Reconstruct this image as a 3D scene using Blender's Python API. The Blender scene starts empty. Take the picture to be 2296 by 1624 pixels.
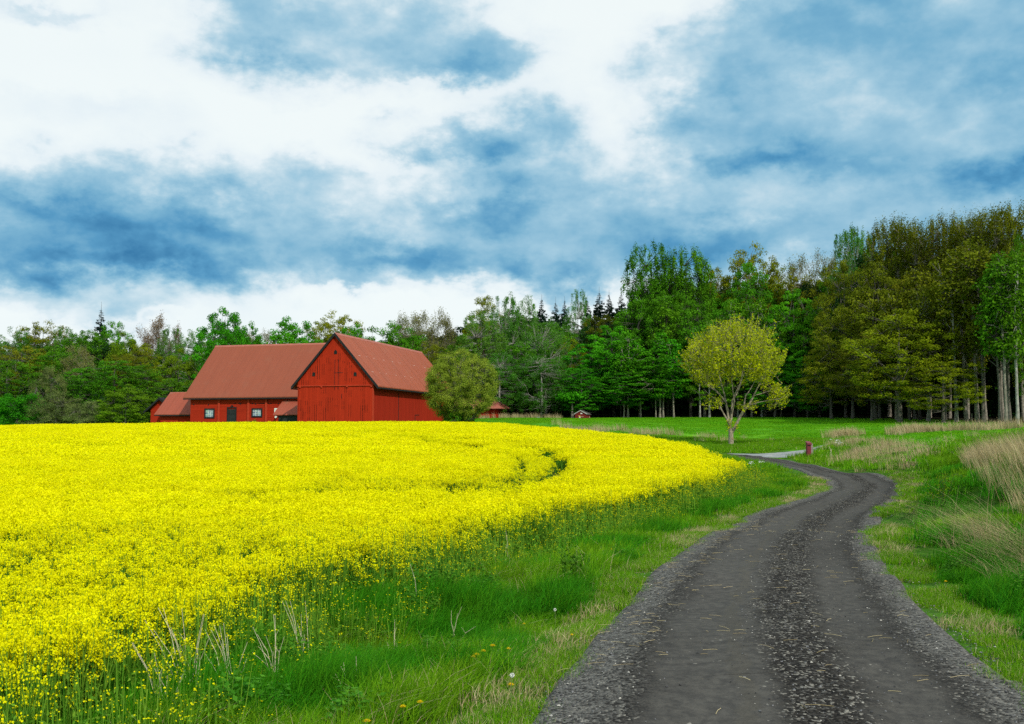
import bpy, math, random
import numpy as np
from mathutils import Vector, Matrix

# ------------------------------------------------------------------ camera, world, sun, exposure
sc = bpy.context.scene
col = sc.collection
R = math.radians
F = 1024 * 35 / 36.0            # focal length in picture pixels
HORIZON = 432.0                 # picture row of the true horizon
PITCH = math.atan((HORIZON - 362.0) / F)
EYE = 2.1
cd = bpy.data.cameras.new('camera')
cam = bpy.data.objects.new('camera', cd)
col.objects.link(cam)
cd.lens = 35; cd.sensor_width = 36; cd.clip_start = 0.1; cd.clip_end = 6000
cam.location = (0, 0, EYE)
cam.rotation_euler = (R(90) + PITCH, 0, 0)
sc.camera = cam
sc.view_settings.view_transform = 'Standard'
sc.view_settings.look = 'None'
sc.view_settings.exposure = 0.0
sc.view_settings.gamma = 1.0
sc.view_settings.use_curve_mapping = False
cy = sc.cycles
cy.use_denoising = False
cy.max_bounces = 7; cy.diffuse_bounces = 3; cy.glossy_bounces = 2; cy.transmission_bounces = 4
cy.use_adaptive_sampling = True
cy.adaptive_threshold = 0.02
cy.caustics_reflective = False; cy.caustics_refractive = False
cy.sample_clamp_indirect = 4.0

SUN_EL, SUN_SIDE = 38.0, 28.0   # behind the camera, to its right
sv = Vector((math.sin(R(SUN_SIDE)) * math.cos(R(SUN_EL)), -math.cos(R(SUN_SIDE)) * math.cos(R(SUN_EL)), math.sin(R(SUN_EL))))
sd = bpy.data.lights.new('sun', 'SUN')
sd.energy = 3.2; sd.angle = R(1.0); sd.color = (1.0, 0.95, 0.86)
sun = bpy.data.objects.new('sun', sd); col.objects.link(sun)
sun.location = (40, -60, 60)
sun.rotation_euler = sv.to_track_quat('Z', 'Y').to_euler()


def ray(px, py):
    a, b = px - 512.0, 362.0 - py
    c, s = math.cos(PITCH), math.sin(PITCH)
    return np.array([a, F * c - b * s, F * s + b * c])


def PD(px, py, d, off=0.0):
    """point seen at picture position (px, py) at world depth d"""
    r = ray(px, py)
    p = r * (d / r[1])
    return (p[0], p[1], p[2] + EYE + off)


# ------------------------------------------------------------------ node helpers
class NT:
    def __init__(self, tree):
        self.t = tree; self.t.nodes.clear()

    def n(self, typ, **kw):
        nd = self.t.nodes.new(typ)
        for k, v in kw.items():
            if k == 'ins':
                for kk, vv in v.items():
                    s = nd.inputs[kk]
                    if isinstance(vv, bpy.types.NodeSocket):
                        self.t.links.new(vv, s)
                    else:
                        s.default_value = vv
            else:
                setattr(nd, k, v)
        return nd

    def math(self, op, a, b=None, c=None, clamp=False):
        nd = self.t.nodes.new('ShaderNodeMath'); nd.operation = op; nd.use_clamp = clamp
        for i, v in enumerate((a, b, c)):
            if v is None: continue
            if isinstance(v, bpy.types.NodeSocket): self.t.links.new(v, nd.inputs[i])
            else: nd.inputs[i].default_value = v
        return nd.outputs[0]

    def mix(self, fac, a, b, blend='MIX'):
        nd = self.t.nodes.new('ShaderNodeMix'); nd.data_type = 'RGBA'; nd.blend_type = blend
        for s, v in ((nd.inputs[0], fac), (nd.inputs[6], a), (nd.inputs[7], b)):
            if isinstance(v, bpy.types.NodeSocket): self.t.links.new(v, s)
            elif isinstance(v, (int, float)): s.default_value = v
            else: s.default_value = (v[0], v[1], v[2], 1)
        return nd.outputs[2]

    def noise(self, vec, scale, detail=3, rough=0.55, dist=0.0, dim='3D'):
        nd = self.n('ShaderNodeTexNoise'); nd.noise_dimensions = dim
        if vec is not None: self.t.links.new(vec, nd.inputs['Vector'])
        nd.inputs['Scale'].default_value = scale; nd.inputs['Detail'].default_value = detail
        nd.inputs['Roughness'].default_value = rough; nd.inputs['Distortion'].default_value = dist
        return nd.outputs[0]

    def ramp(self, fac, stops, interp='LINEAR'):
        nd = self.n('ShaderNodeValToRGB'); self.t.links.new(fac, nd.inputs[0])
        nd.color_ramp.interpolation = interp
        e = nd.color_ramp.elements
        while len(e) < len(stops): e.new(0.5)
        for el, (p, c) in zip(e, stops):
            el.position = p
            el.color = (c, c, c, 1) if isinstance(c, (int, float)) else (c[0], c[1], c[2], 1)
        return nd.outputs[0]

    def smap(self, v, a, b, c=0.0, d=1.0, smooth=True):
        nd = self.n('ShaderNodeMapRange'); nd.interpolation_type = 'SMOOTHSTEP' if smooth else 'LINEAR'
        self.t.links.new(v, nd.inputs[0])
        for i, x in enumerate((a, b, c, d)): nd.inputs[i + 1].default_value = x
        return nd.outputs[0]

    def link(self, a, b): self.t.links.new(a, b)


def new_mat(name):
    m = bpy.data.materials.new(name); m.use_nodes = True
    return m, NT(m.node_tree)


def finish(t, color, rough=0.8, bump=None, bstr=0.3, bdist=0.05, spec=0.3, metallic=0.0):
    b = t.n('ShaderNodeBsdfPrincipled')
    if isinstance(color, bpy.types.NodeSocket): t.link(color, b.inputs['Base Color'])
    else: b.inputs['Base Color'].default_value = (*color, 1)
    if isinstance(rough, bpy.types.NodeSocket): t.link(rough, b.inputs['Roughness'])
    else: b.inputs['Roughness'].default_value = rough
    b.inputs['Specular IOR Level'].default_value = spec
    b.inputs['Metallic'].default_value = metallic
    if bump is not None:
        bn = t.n('ShaderNodeBump', ins={'Strength': bstr, 'Distance': bdist, 'Height': bump})
        t.link(bn.outputs[0], b.inputs['Normal'])
    o = t.n('ShaderNodeOutputMaterial'); t.link(b.outputs[0], o.inputs[0])
    return b


def plain(name, c, rough=0.7, var=0.15, scale=8, spec=0.3):
    m, t = new_mat(name)
    tc = t.n('ShaderNodeTexCoord').outputs['Object']
    n = t.noise(tc, scale, 4)
    f = t.smap(n, 0.3, 0.7, 1 - var, 1 + var)
    h = t.n('ShaderNodeHueSaturation', ins={'Color': (*c, 1), 'Value': f})
    finish(t, h.outputs[0], rough, n, 0.2, 0.02, spec)
    return m


def leafy(name, c_dark, c_light, trans=0.35, objvar=0.12, hue=0.012, rough=0.75, tr_col=None):
    """foliage: colour by the leaf's own tint attribute, and a little per object"""
    m, t = new_mat(name)
    at = t.n('ShaderNodeAttribute', attribute_name='tint').outputs['Fac']
    c = t.mix(at, c_dark, c_light)
    rnd = t.n('ShaderNodeObjectInfo').outputs['Random']
    v = t.math('MULTIPLY_ADD', rnd, 2 * objvar, 1 - objvar)
    r2 = t.math('FRACT', t.math('MULTIPLY', rnd, 7.31))
    hh = t.math('MULTIPLY_ADD', r2, 2 * hue, 0.5 - hue)
    hs = t.n('ShaderNodeHueSaturation', ins={'Color': c, 'Value': v, 'Hue': hh}).outputs[0]
    b = t.n('ShaderNodeBsdfPrincipled', ins={'Base Color': hs, 'Roughness': rough, 'Specular IOR Level': 0.08})
    tl = t.n('ShaderNodeBsdfTranslucent', ins={'Color': hs})
    mx = t.n('ShaderNodeMixShader', ins={0: trans, 1: b.outputs[0], 2: tl.outputs[0]})
    o = t.n('ShaderNodeOutputMaterial'); t.link(mx.outputs[0], o.inputs[0])
    return m


# ------------------------------------------------------------------ sky
# cloud banks as soft patches of the sky, given in degrees of azimuth / elevation
def azel(px, py):
    r = ray(px, py); r = r / np.linalg.norm(r)
    return math.degrees(math.atan2(r[0], r[1])), math.degrees(math.asin(r[2]))


def build_world():
    w = bpy.data.worlds.new('World'); sc.world = w; w.use_nodes = True
    t = NT(w.node_tree)
    tc = t.n('ShaderNodeTexCoord').outputs['Generated']
    sep = t.n('ShaderNodeSeparateXYZ', ins={0: tc})
    x, y, z = sep.outputs
    # ragged cloud borders
    st = t.n('ShaderNodeVectorMath', operation='MULTIPLY', ins={0: tc, 1: (1, 1, 1.6)}).outputs[0]

    def warp(scale, detail, rough):
        n = t.n('ShaderNodeTexNoise', ins={'Vector': st, 'Scale': scale, 'Detail': detail, 'Roughness': rough})
        return t.n('ShaderNodeSeparateXYZ', ins={0: t.n('ShaderNodeVectorMath', operation='SUBTRACT', ins={0: n.outputs['Color'], 1: (0.5, 0.5, 0.5)}).outputs[0]}).outputs
    w1 = warp(6.0, 5.0, 0.5); w2 = warp(22.0, 8.0, 0.6)
    az = t.math('ARCTAN2', x, y); el = t.math('ARCSINE', z)
    az = t.math('ADD', az, t.math('ADD', t.math('MULTIPLY', w1[0], 0.13), t.math('MULTIPLY', w2[0], 0.10)))
    el = t.math('ADD', el, t.math('ADD', t.math('MULTIPLY', w1[1], 0.08), t.math('MULTIPLY', w2[1], 0.07)))

    def total(blobs):
        acc = None
        for (px, py, hw, hh, wt) in blobs:
            a0, e0 = azel(px, py)
            dx = t.math('MULTIPLY', t.math('SUBTRACT', az, R(a0)), F / hw)
            dy = t.math('MULTIPLY', t.math('SUBTRACT', el, R(e0)), F / hh)
            d2 = t.math('MULTIPLY_ADD', dx, dx, t.math('MULTIPLY', dy, dy))
            g = t.math('MULTIPLY', t.math('EXPONENT', t.math('MULTIPLY', d2, -0.9)), wt)
            acc = g if acc is None else t.math('ADD', acc, g)
        return acc
    # (picture column, row, half width, half height, weight) of the cloud banks over the wood
    body = total([
        (40, 200, 90, 34, .42), (150, 195, 90, 34, .42), (70, 232, 120, 36, .55), (190, 235, 90, 32, .55), (110, 268, 110, 20, .55), (20, 262, 60, 24, .45), (225, 258, 50, 16, .45),
        (325, 188, 50, 22, .45), (300, 225, 60, 26, .35), (350, 245, 70, 22, .6), (400, 262, 90, 14, .45),
        (275, 48, 55, 28, .55), (300, 12, 80, 30, .4), (395, 62, 70, 20, .45), (420, 25, 60, 34, .4), (475, 48, 45, 20, .5), (245, 10, 30, 24, .3), (450, 72, 40, 10, .35),
        (500, 148, 55, 20, .6), (530, 125, 48, 26, .4), (415, 138, 34, 14, .3), (450, 145, 30, 14, .3),
        (530, 200, 80, 34, .6), (480, 228, 80, 30, .5), (440, 205, 40, 20, .3), (520, 255, 110, 26, .6), (560, 285, 60, 10, .35),
        (640, 220, 60, 24, .5), (720, 225, 90, 28, .55), (650, 190, 55, 24, .28), (660, 250, 90, 20, .5),
        (670, 52, 50, 22, .35), (710, 90, 55, 40, .55), (740, 145, 70, 36, .55), (690, 130, 40, 30, .3), (800, 20, 70, 36, .65), (880, 30, 100, 50, .55), (970, 50, 90, 60, .55),
        (810, 110, 60, 40, .35), (790, 175, 60, 26, .55), (870, 150, 60, 36, .5), (960, 130, 80, 40, .55), (1000, 185, 80, 32, .85), (900, 200, 100, 16, .4), (860, 235, 110, 20, .5), (780, 240, 80, 20, .5),
        (30, 0, 60, 10, .25), (70, 108, 110, 14, .12), (40, 305, 60, 10, .22), (150, 303, 60, 8, .2), (345, 277, 40, 6, .22), (1050, 20, 60, 60, .5),
        (610, 262, 70, 18, .4), (860, 262, 120, 22, .35), (1000, 235, 80, 26, .4), (700, 270, 80, 20, .4), (120, 322, 60, 6, .2)])
    # deep blue cores at the foot of each bank
    core = total([(60, 222, 90, 18, .34), (190, 215, 60, 16, .22), (100, 262, 100, 12, .36), (10, 275, 40, 12, .2), (200, 250, 60, 12, .25), (270, 52, 40, 12, .18), (460, 66, 40, 10, .16), (490, 155, 40, 12, .22),
                  (500, 212, 50, 18, .28), (530, 270, 70, 12, .32), (400, 250, 70, 10, .25), (700, 240, 70, 16, .25), (745, 165, 50, 14, .28), (720, 105, 40, 26, .16),
                  (1000, 180, 60, 22, .4), (980, 80, 60, 24, .15), (800, 170, 40, 12, .2), (830, 30, 70, 30, .1), (860, 180, 40, 10, .2)])
    # everywhere out of the picture: ordinary broken cloud
    front = t.smap(y, 0.55, 0.82)
    st2 = t.n('ShaderNodeVectorMath', operation='MULTIPLY', ins={0: tc, 1: (1, 1, 2.2)}).outputs[0]
    back = t.smap(t.noise(st2, 2.3, 6, 0.55), 0.42, 0.66, 0.0, .9)
    body = t.math('ADD', t.math('MULTIPLY', body, front), t.math('MULTIPLY', back, t.math('SUBTRACT', 1.0, front)))
    core = t.math('MULTIPLY', core, front)
    f1 = t.math('SUBTRACT', t.noise(st, 7.0, 10, 0.58), 0.5)
    f2 = t.math('SUBTRACT', t.noise(st, 2.6, 4, 0.5), 0.5)
    f3 = t.math('SUBTRACT', t.noise(st, 17.0, 8, 0.6), 0.5)
    bl = t.math('ABSOLUTE', t.math('SUBTRACT', t.noise(st, 10.0, 7, 0.55), 0.5))      # billows
    f1 = t.math('ADD', t.math('MULTIPLY', f1, .85), t.math('ADD', t.math('MULTIPLY', f3, 0.55), t.math('MULTIPLY_ADD', bl, -1.5, 0.13)))
    body = t.math('ADD', body, t.math('MULTIPLY', t.math('ADD', t.math('MULTIPLY', f1, 1.35), t.math('MULTIPLY', f2, .5)), t.smap(body, 0.03, 0.45, 0.10, .85)))
    def emboss(scale, off, det):
        sh = t.n('ShaderNodeVectorMath', operation='ADD', ins={0: st, 1: (off * .45, 0, off)}).outputs[0]
        return t.math('SUBTRACT', t.noise(st, scale, det, .55), t.noise(sh, scale, det, .55))
    relief = t.math('ADD', t.math('MULTIPLY', emboss(5.0, .05, 5), .75), t.math('MULTIPLY', emboss(14.0, .018, 5), .38))
    sat = t.math('SUBTRACT', 1.0, t.math('EXPONENT', t.math('MULTIPLY', t.math('MAXIMUM', t.math('SUBTRACT', body, .03), 0.0), -1.45)))
    sat = t.math('ADD', sat, t.math('MULTIPLY', relief, t.smap(sat, .04, .35, .12, 1.0)))
    dens = t.math('ADD', t.math('MULTIPLY', sat, .71), t.math('MULTIPLY', core, t.smap(f1, -.25, .2, .45, .95)))
    dens = t.math('ADD', dens, t.math('MULTIPLY', t.smap(t.noise(st, 3.2, 7, .6), .45, .75), .09))
    cloud = t.ramp(dens, [(0.0, (.93, 1.0, 1.0)), (0.14, (.84, .93, .97)), (0.30, (.60, .77, .86)), (0.46, (.37, .61, .76)),
                          (0.64, (.20, .46, .655)), (0.82, (.09, .325, .56)), (1.0, (.03, .19, .40))])
    sky = t.n('ShaderNodeTexSky'); sky.sky_type = 'NISHITA'; sky.sun_disc = False
    sky.sun_elevation = R(SUN_EL); sky.sun_rotation = math.atan2(sv.x, sv.y)
    sky.air_density = 1.0; sky.dust_density = 0.6
    bs = t.n('ShaderNodeBackground', ins={'Color': sky.outputs[0], 'Strength': 0.07})
    bc = t.n('ShaderNodeBackground', ins={'Color': cloud, 'Strength': 1.0})
    mx = t.n('ShaderNodeMixShader', ins={0: 0.93, 1: bs.outputs[0], 2: bc.outputs[0]})
    o = t.n('ShaderNodeOutputWorld'); t.link(mx.outputs[0], o.inputs[0])


build_world()

# ------------------------------------------------------------------ the lie of the land
FIELD_Z = [(2, -.65), (12, -.55), (20, -.32), (28, -.08), (45, .46), (58, .96), (70, 1.44), (80, 1.78), (90, 2.0), (100, 2.05), (120, 1.95)]


def ctrl_points():
    C = []
    for q in [(526, 724, 7.16), (1057, 724, 7.16), (800, 724, 7.16), (647, 580, 14.1), (896, 580, 14.1), (760, 600, 12.4), (707, 535, 20.8), (876, 535, 20.8),
              (780, 507, 28.5), (890, 510, 27), (903, 491, 35), (829, 490, 36), (892, 482, 38.5), (847, 474, 44.5), (803, 465, 53), (776, 460, 60),
              (812, 479, 39.5), (780, 470, 46), (754, 464, 53), (722, 456, 64), (758, 454.5, 70), (808, 452.5, 65), (700, 451.5, 72),
              (731, 447, 85), (660, 443, 84), (800, 445, 80), (714, 440, 97), (624, 435.5, 101), (780, 438.5, 95), (840, 446, 70), (870, 441, 74),
              (892, 434, 85), (1000, 436, 48), (930, 440, 62), (1024, 430, 66), (960, 430, 80), (1024, 445, 37), (981, 446, 38), (1000, 462, 29), (960, 490, 23.5), (930, 470, 37), (1024, 520, 19),
              (860, 458, 55), (905, 460, 46), (937, 580, 14.6), (892, 557, 17.0), (925, 520, 23), (980, 600, 12.6), (1080, 560, 14), (1080, 660, 8.8), (1010, 520, 20),
              # near crop edge
              (178, 714, 9.2), (60, 790, 7.2), (250, 672, 10.7), (312, 642, 12.3), (400, 603, 14.8), (468, 579, 17.2), (535, 553, 20.2), (624, 531, 23.7), (669, 517, 26.5), (714, 502, 30.5), (741, 489, 35),
              (430, 724, 7.6), (600, 560, 17.5), (560, 640, 10.6),
              # meadow
              (500, 419, 140), (560, 418.3, 148), (640, 417.6, 150), (700, 417.5, 148), (750, 417.5, 145), (800, 418, 138), (880, 419.3, 125), (960, 421.5, 113), (1024, 424.5, 104),
              (540, 423, 120), (640, 424, 123), (740, 425, 122), (840, 426.5, 108), (940, 427, 95), (1060, 428, 85),
              (120, 423, 170), (0, 425, 165), (250, 421, 175), (400, 419, 170)]:
        C.append(PD(*q))
    for q in [(730, 461, 40), (714, 453, 46.5), (690, 445, 54), (660, 439, 62), (620, 434, 70), (580, 430, 78), (540, 427, 85), (495, 423.4, 93)]:
        C.append(PD(*q, off=-.92))
    for d, z in FIELD_Z:
        for s in (-.55, -.38, -.2, -.04):
            if d > 60 and s < -.3: zz = z - .12 - (.25 if s < -.5 else 0)
            else: zz = z
            if d < 10 and s > -.3: continue
            C.append((s * d, d, zz))
    C += [(-20, -5, -.6), (-20, -30, -.6), (2, -8, .05), (4, -30, .1), (12, -5, .3), (20, -30, .5), (14, 5, .4), (25, 15, .9)]
    for x, y, z in [(-150, 100, 0.5), (-150, 180, 2), (-110, 230, 4), (-40, 230, 6), (20, 220, 11), (60, 200, 9), (100, 150, 6), (80, 100, 3.2),
                    (70, 60, 2.6), (120, 60, 4), (60, 20, 2), (-100, 20, -1), (-60, 60, 0.6), (-100, 150, 1.5), (20, 260, 17), (60, 270, 18), (100, 250, 14), (-100, 300, 8), (-20, 300, 12),
                    (150, 200, 10), (45, 250, 16)]:
        C.append((x, y, z))
    for a in range(0, 360, 30):
        C.append((600 * math.sin(R(a)), 600 * math.cos(R(a)), 14 if abs((a + 180) % 360 - 180) < 80 else 2))
        C.append((350 * math.sin(R(a)), 350 * math.cos(R(a)), 14 if abs((a + 180) % 360 - 180) < 80 else 1))
    return np.array(C)


CP = ctrl_points()
SC = 50.0


def _k(r2): return np.where(r2 > 1e-12, r2 * np.log(np.maximum(r2, 1e-12)) * .5, 0.0)


def _fit():
    P = CP[:, :2] / SC; n = len(P)
    D2 = ((P[:, None] - P[None]) ** 2).sum(-1)
    K = _k(D2) + np.eye(n) * 2e-5
    A = np.zeros((n + 3, n + 3)); A[:n, :n] = K
    A[:n, n] = 1; A[:n, n + 1:] = P; A[n, :n] = 1; A[n + 1:, :n] = P.T
    b = np.zeros(n + 3); b[:n] = CP[:, 2]
    return P, np.linalg.solve(A, b)


TP, TW = _fit()


def H(x, y):
    """ground height, vectorised"""
    x = np.atleast_1d(np.asarray(x, float)); y = np.atleast_1d(np.asarray(y, float))
    out = np.empty(len(x)); n = len(TP)
    r = np.hypot(x, y); k = np.minimum(1, 620 / np.maximum(r, 1e-6))
    X = x * k / SC; Y = y * k / SC
    for i in range(0, len(x), 20000):
        a, b = X[i:i + 20000], Y[i:i + 20000]
        d2 = (a[:, None] - TP[None, :, 0]) ** 2 + (b[:, None] - TP[None, :, 1]) ** 2
        out[i:i + 20000] = _k(d2) @ TW[:n] + TW[n] + TW[n + 1] * a + TW[n + 2] * b
    return out


def h1(x, y): return float(H([x], [y])[0])


def at(px, py, h=0.0, dmax=260):
    """first point of the ground (raised by h) along the sight line through a picture position"""
    r = ray(px, py)
    d = np.concatenate([np.linspace(3, 60, 1200), np.linspace(60.1, dmax, 1500)])
    X = r[0] / r[1] * d; Z = EYE + r[2] / r[1] * d
    g = H(X, d) + h
    k = np.argmax(Z < g)
    if not (Z < g).any(): k = len(d) - 1
    return np.array([X[k], d[k], g[k] - h])


# ------------------------------------------------------------------ mesh helpers
def raw_mesh(name, V, faces, mats=(), tint=None, smooth=False, midx=None, uv=None):
    """faces: list of (n,k) index arrays"""
    me = bpy.data.meshes.new(name)
    V = np.asarray(V, np.float32)
    me.vertices.add(len(V)); me.vertices.foreach_set('co', V.ravel())
    faces = [np.asarray(f, np.int32) for f in faces if len(f)]
    nl = sum(f.size for f in faces); nf = sum(len(f) for f in faces)
    me.loops.add(nl); me.polygons.add(nf)
    me.loops.foreach_set('vertex_index', np.concatenate([f.ravel() for f in faces]))
    tot = np.concatenate([np.full(len(f), f.shape[1], np.int32) for f in faces])
    st = np.concatenate([[0], np.cumsum(tot)[:-1]]).astype(np.int32)
    me.polygons.foreach_set('loop_start', st)
    me.polygons.foreach_set('loop_total', tot)
    if midx is not None: me.polygons.foreach_set('material_index', np.asarray(midx, np.int32))
    me.polygons.foreach_set('use_smooth', np.full(nf, bool(smooth)))
    if tint is not None:
        a = me.attributes.new('tint', 'FLOAT', 'FACE'); a.data.foreach_set('value', np.asarray(tint, np.float32))
    for m in mats: me.materials.append(m)
    if uv is not None:
        l = me.uv_layers.new(name='UVMap'); vi = np.concatenate([f.ravel() for f in faces])
        l.data.foreach_set('uv', np.asarray(uv, np.float32)[vi].ravel())
    me.update(calc_edges=True)
    return me


def put(name, me, parent=None, loc=(0, 0, 0), rz=0.0):
    o = bpy.data.objects.new(name, me); col.objects.link(o)
    o.location = loc; o.rotation_euler = (0, 0, rz)
    if parent is not None: o.parent = parent
    return o


def tag(o, label=None, cat=None, group=None, kind=None):
    if label: o['label'] = label
    if cat: o['category'] = cat
    if group: o['group'] = group
    if kind: o['kind'] = kind
    return o


def thing(name, label, cat, loc=(0, 0, 0), rz=0.0, group=None):
    o = bpy.data.objects.new(name, None); col.objects.link(o)
    o.location = loc; o.rotation_euler = (0, 0, rz); o.empty_display_size = 0.2
    return tag(o, label, cat, group)


class MB:
    """collects geometry, then links it as one mesh"""
    def __init__(self): self.v = []; self.f = {}; self.n = 0; self.m = {}

    def add(self, V, Fs, mi=0):
        V = np.asarray(V, float)
        for f in Fs:
            f = tuple(int(i) + self.n for i in f)
            self.f.setdefault(len(f), []).append(f); self.m.setdefault(len(f), []).append(mi)
        self.v.append(V); self.n += len(V)

    def box(self, x0, x1, y0, y1, z0, z1, mi=0):
        V = [(x0, y0, z0), (x1, y0, z0), (x1, y1, z0), (x0, y1, z0), (x0, y0, z1), (x1, y0, z1), (x1, y1, z1), (x0, y1, z1)]
        self.add(V, [(0, 3, 2, 1), (4, 5, 6, 7), (0, 1, 5, 4), (1, 2, 6, 5), (2, 3, 7, 6), (3, 0, 4, 7)], mi)

    def prism(self, pts, a, b, axis='y', mi=0):
        """pts: polygon in the other two axes, extruded from a to b"""
        n = len(pts)
        if axis == 'y': V = [(p, a, q) for p, q in pts] + [(p, b, q) for p, q in pts]
        elif axis == 'x': V = [(a, p, q) for p, q in pts] + [(b, p, q) for p, q in pts]
        else: V = [(p, q, a) for p, q in pts] + [(p, q, b) for p, q in pts]
        self.add(V, [tuple(range(n - 1, -1, -1)), tuple(range(n, 2 * n))] + [(i, (i + 1) % n, n + (i + 1) % n, n + i) for i in range(n)], mi)

    def tube(self, pts, rad, n=6, mi=0):
        pts = [Vector(p) for p in pts]
        if not hasattr(rad, '__len__'): rad = [rad] * len(pts)
        V = []
        for i, p in enumerate(pts):
            d = (pts[min(i + 1, len(pts) - 1)] - pts[max(i - 1, 0)]).normalized()
            u = d.cross(Vector((0, 0, 1)) if abs(d.z) < .9 else Vector((1, 0, 0))).normalized(); w = d.cross(u)
            V += [tuple(p + (u * math.cos(2 * math.pi * k / n) + w * math.sin(2 * math.pi * k / n)) * rad[i]) for k in range(n)]
        Fs = [(i * n + k, i * n + (k + 1) % n, (i + 1) * n + (k + 1) % n, (i + 1) * n + k) for i in range(len(pts) - 1) for k in range(n)]
        Fs += [tuple(range(n - 1, -1, -1)), tuple((len(pts) - 1) * n + k for k in range(n))]
        self.add(V, Fs, mi)

    def build(self, name, mats, parent=None, smooth=False, bevel=0.0):
        V = np.concatenate(self.v)
        ks = sorted(self.f)
        me = raw_mesh(name, V, [np.array(self.f[k]) for k in ks], mats if isinstance(mats, (list, tuple)) else [mats], smooth=smooth,
                      midx=np.concatenate([self.m[k] for k in ks]))
        o = put(name, me, parent)
        if bevel:
            b = o.modifiers.new('bevel', 'BEVEL'); b.width = bevel; b.segments = 2
        return o


# ------------------------------------------------------------------ outlines on the ground
def s2(p): return (p[0] / 2.2422, p[1] / 2.2422)


L_px = [(1180, 1624), (1230, 1540), (1297, 1470), (1362, 1400), (1420, 1340), (1492, 1265), (1572, 1210), (1668, 1165), (1752, 1136), (1825, 1113), (1857, 1095), (1847, 1076),
        (1803, 1060), (1745, 1047), (1692, 1037), (1640, 1027)]
R_px = [(2395, 1624), (2285, 1540), (2185, 1470), (2108, 1400), (2045, 1340), (1985, 1265), (1962, 1207), (1974, 1160), (1997, 1134), (2022, 1110), (2024, 1090), (1990, 1074),
        (1930, 1063), (1850, 1051), (1790, 1040), (1735, 1030)]
ROAD_L = np.array([at(*s2(p)) for p in L_px])[:, :2]
ROAD_R = np.array([at(*s2(p)) for p in R_px])[:, :2]


def extend_road():
    global ROAD_L, ROAD_R
    c = (ROAD_L + ROAD_R) / 2
    k = np.interp(np.arange(len(c)), [0, 3, 6, 9], [1.0, 1.0, 1.03, 1.07])[:, None]; ROAD_L = c + (ROAD_L - c) * k; ROAD_R = c + (ROAD_R - c) * k
    w = np.hypot(*(ROAD_R[0] - ROAD_L[0]))
    pre_c = [np.array([-.3, -14.0]), np.array([-.3, -6.0]), np.array([.35, 0.0])]
    d = [np.array([1.0, 0.0])] * 3
    L = [p - q * w / 2 for p, q in zip(pre_c, d)]; Rr = [p + q * w / 2 for p, q in zip(pre_c, d)]
    # beyond the junction the main road bends left towards the farm, behind the crop
    post = [(np.array([11.6, 74.5]), np.array([.8, .6])), (np.array([7.0, 81.0]), np.array([.75, .66])), (np.array([1.5, 89.0]), np.array([.8, .6])), (np.array([-3.0, 98.0]), np.array([.9, .4]))]
    L2 = [p - n * 1.7 for p, n in post]; R2 = [p + n * 1.7 for p, n in post]
    ROAD_L = np.vstack([L, ROAD_L, L2]); ROAD_R = np.vstack([Rr, ROAD_R, R2])


extend_road()


def spline(P, per=8):
    P = np.asarray(P, float); out = []
    Q = np.vstack([2 * P[0] - P[1], P, 2 * P[-1] - P[-2]])
    for i in range(1, len(Q) - 2):
        p0, p1, p2, p3 = Q[i - 1], Q[i], Q[i + 1], Q[i + 2]
        for k in range(per):
            t = k / per
            out.append(.5 * ((2 * p1) + (-p0 + p2) * t + (2 * p0 - 5 * p1 + 4 * p2 - p3) * t * t + (-p0 + 3 * p1 - 3 * p2 + p3) * t ** 3))
    out.append(P[-1])
    return np.array(out)


SL, SR = spline(ROAD_L, 10), spline(ROAD_R, 10)

TRK_N = np.array([at(*q)[:2] for q in [(765, 457.5), (787.5, 457.8), (797, 455.8), (808, 452.6)]] )
TRK_F = np.array([at(*q)[:2] for q in [(722, 453.2), (762, 453.6), (788, 451.8), (806, 449.8)]])
_dn = TRK_N[-1] - TRK_N[-2]; _dn /= np.hypot(*_dn)
TRK_N = np.vstack([TRK_N, TRK_N[-1] + _dn * 4, TRK_N[-1] + _dn * 9])
TRK_F = np.vstack([TRK_F, TRK_F[-1] + _dn * 4, TRK_F[-1] + _dn * 8])

edge_near = [(60, 790), (178, 714), (250, 672), (312, 642), (400, 603), (468, 579), (535, 553), (624, 531), (669, 517), (714, 503), (738, 492)]
FE = [tuple(at(*q)[:2]) for q in edge_near]
tip = PD(747, 483, 37.5)
back = [PD(740, 468, 38.5), PD(730, 461, 40.5), PD(714, 453, 46.5), PD(690, 445, 54), PD(660, 439, 62), PD(620, 434, 70), PD(580, 430, 78), PD(540, 427, 85), PD(495, 423.4, 94)]
FIELD = np.array([(-16, 2.0)] + FE + [tip[:2]] + [b[:2] for b in back] + [(-6, 104), (-20, 107), (-50, 110), (-85, 112), (-95, 60), (-60, 2)])
RIBBON = np.vstack([SL, SR[::-1]])
TRACK = np.vstack([TRK_N, TRK_F[::-1]])


def inside(P, poly):
    x, y = P[:, 0], P[:, 1]; c = np.zeros(len(P), bool)
    j = len(poly) - 1
    for i in range(len(poly)):
        xi, yi = poly[i]; xj, yj = poly[j]
        if yi != yj:
            c ^= ((yi > y) != (yj > y)) & (x < (xj - xi) * (y - yi) / (yj - yi) + xi)
        j = i
    return c


def dist_line(P, L, closed=False):
    L = np.asarray(L, float)
    if closed: L = np.vstack([L, L[:1]])
    best = np.full(len(P), 1e9)
    for a, b in zip(L[:-1], L[1:]):
        d = b - a; t = np.clip(((P - a) @ d) / max(d @ d, 1e-9), 0, 1)
        q = a + t[:, None] * d
        best = np.minimum(best, np.hypot(*(P - q).T))
    return best


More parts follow.
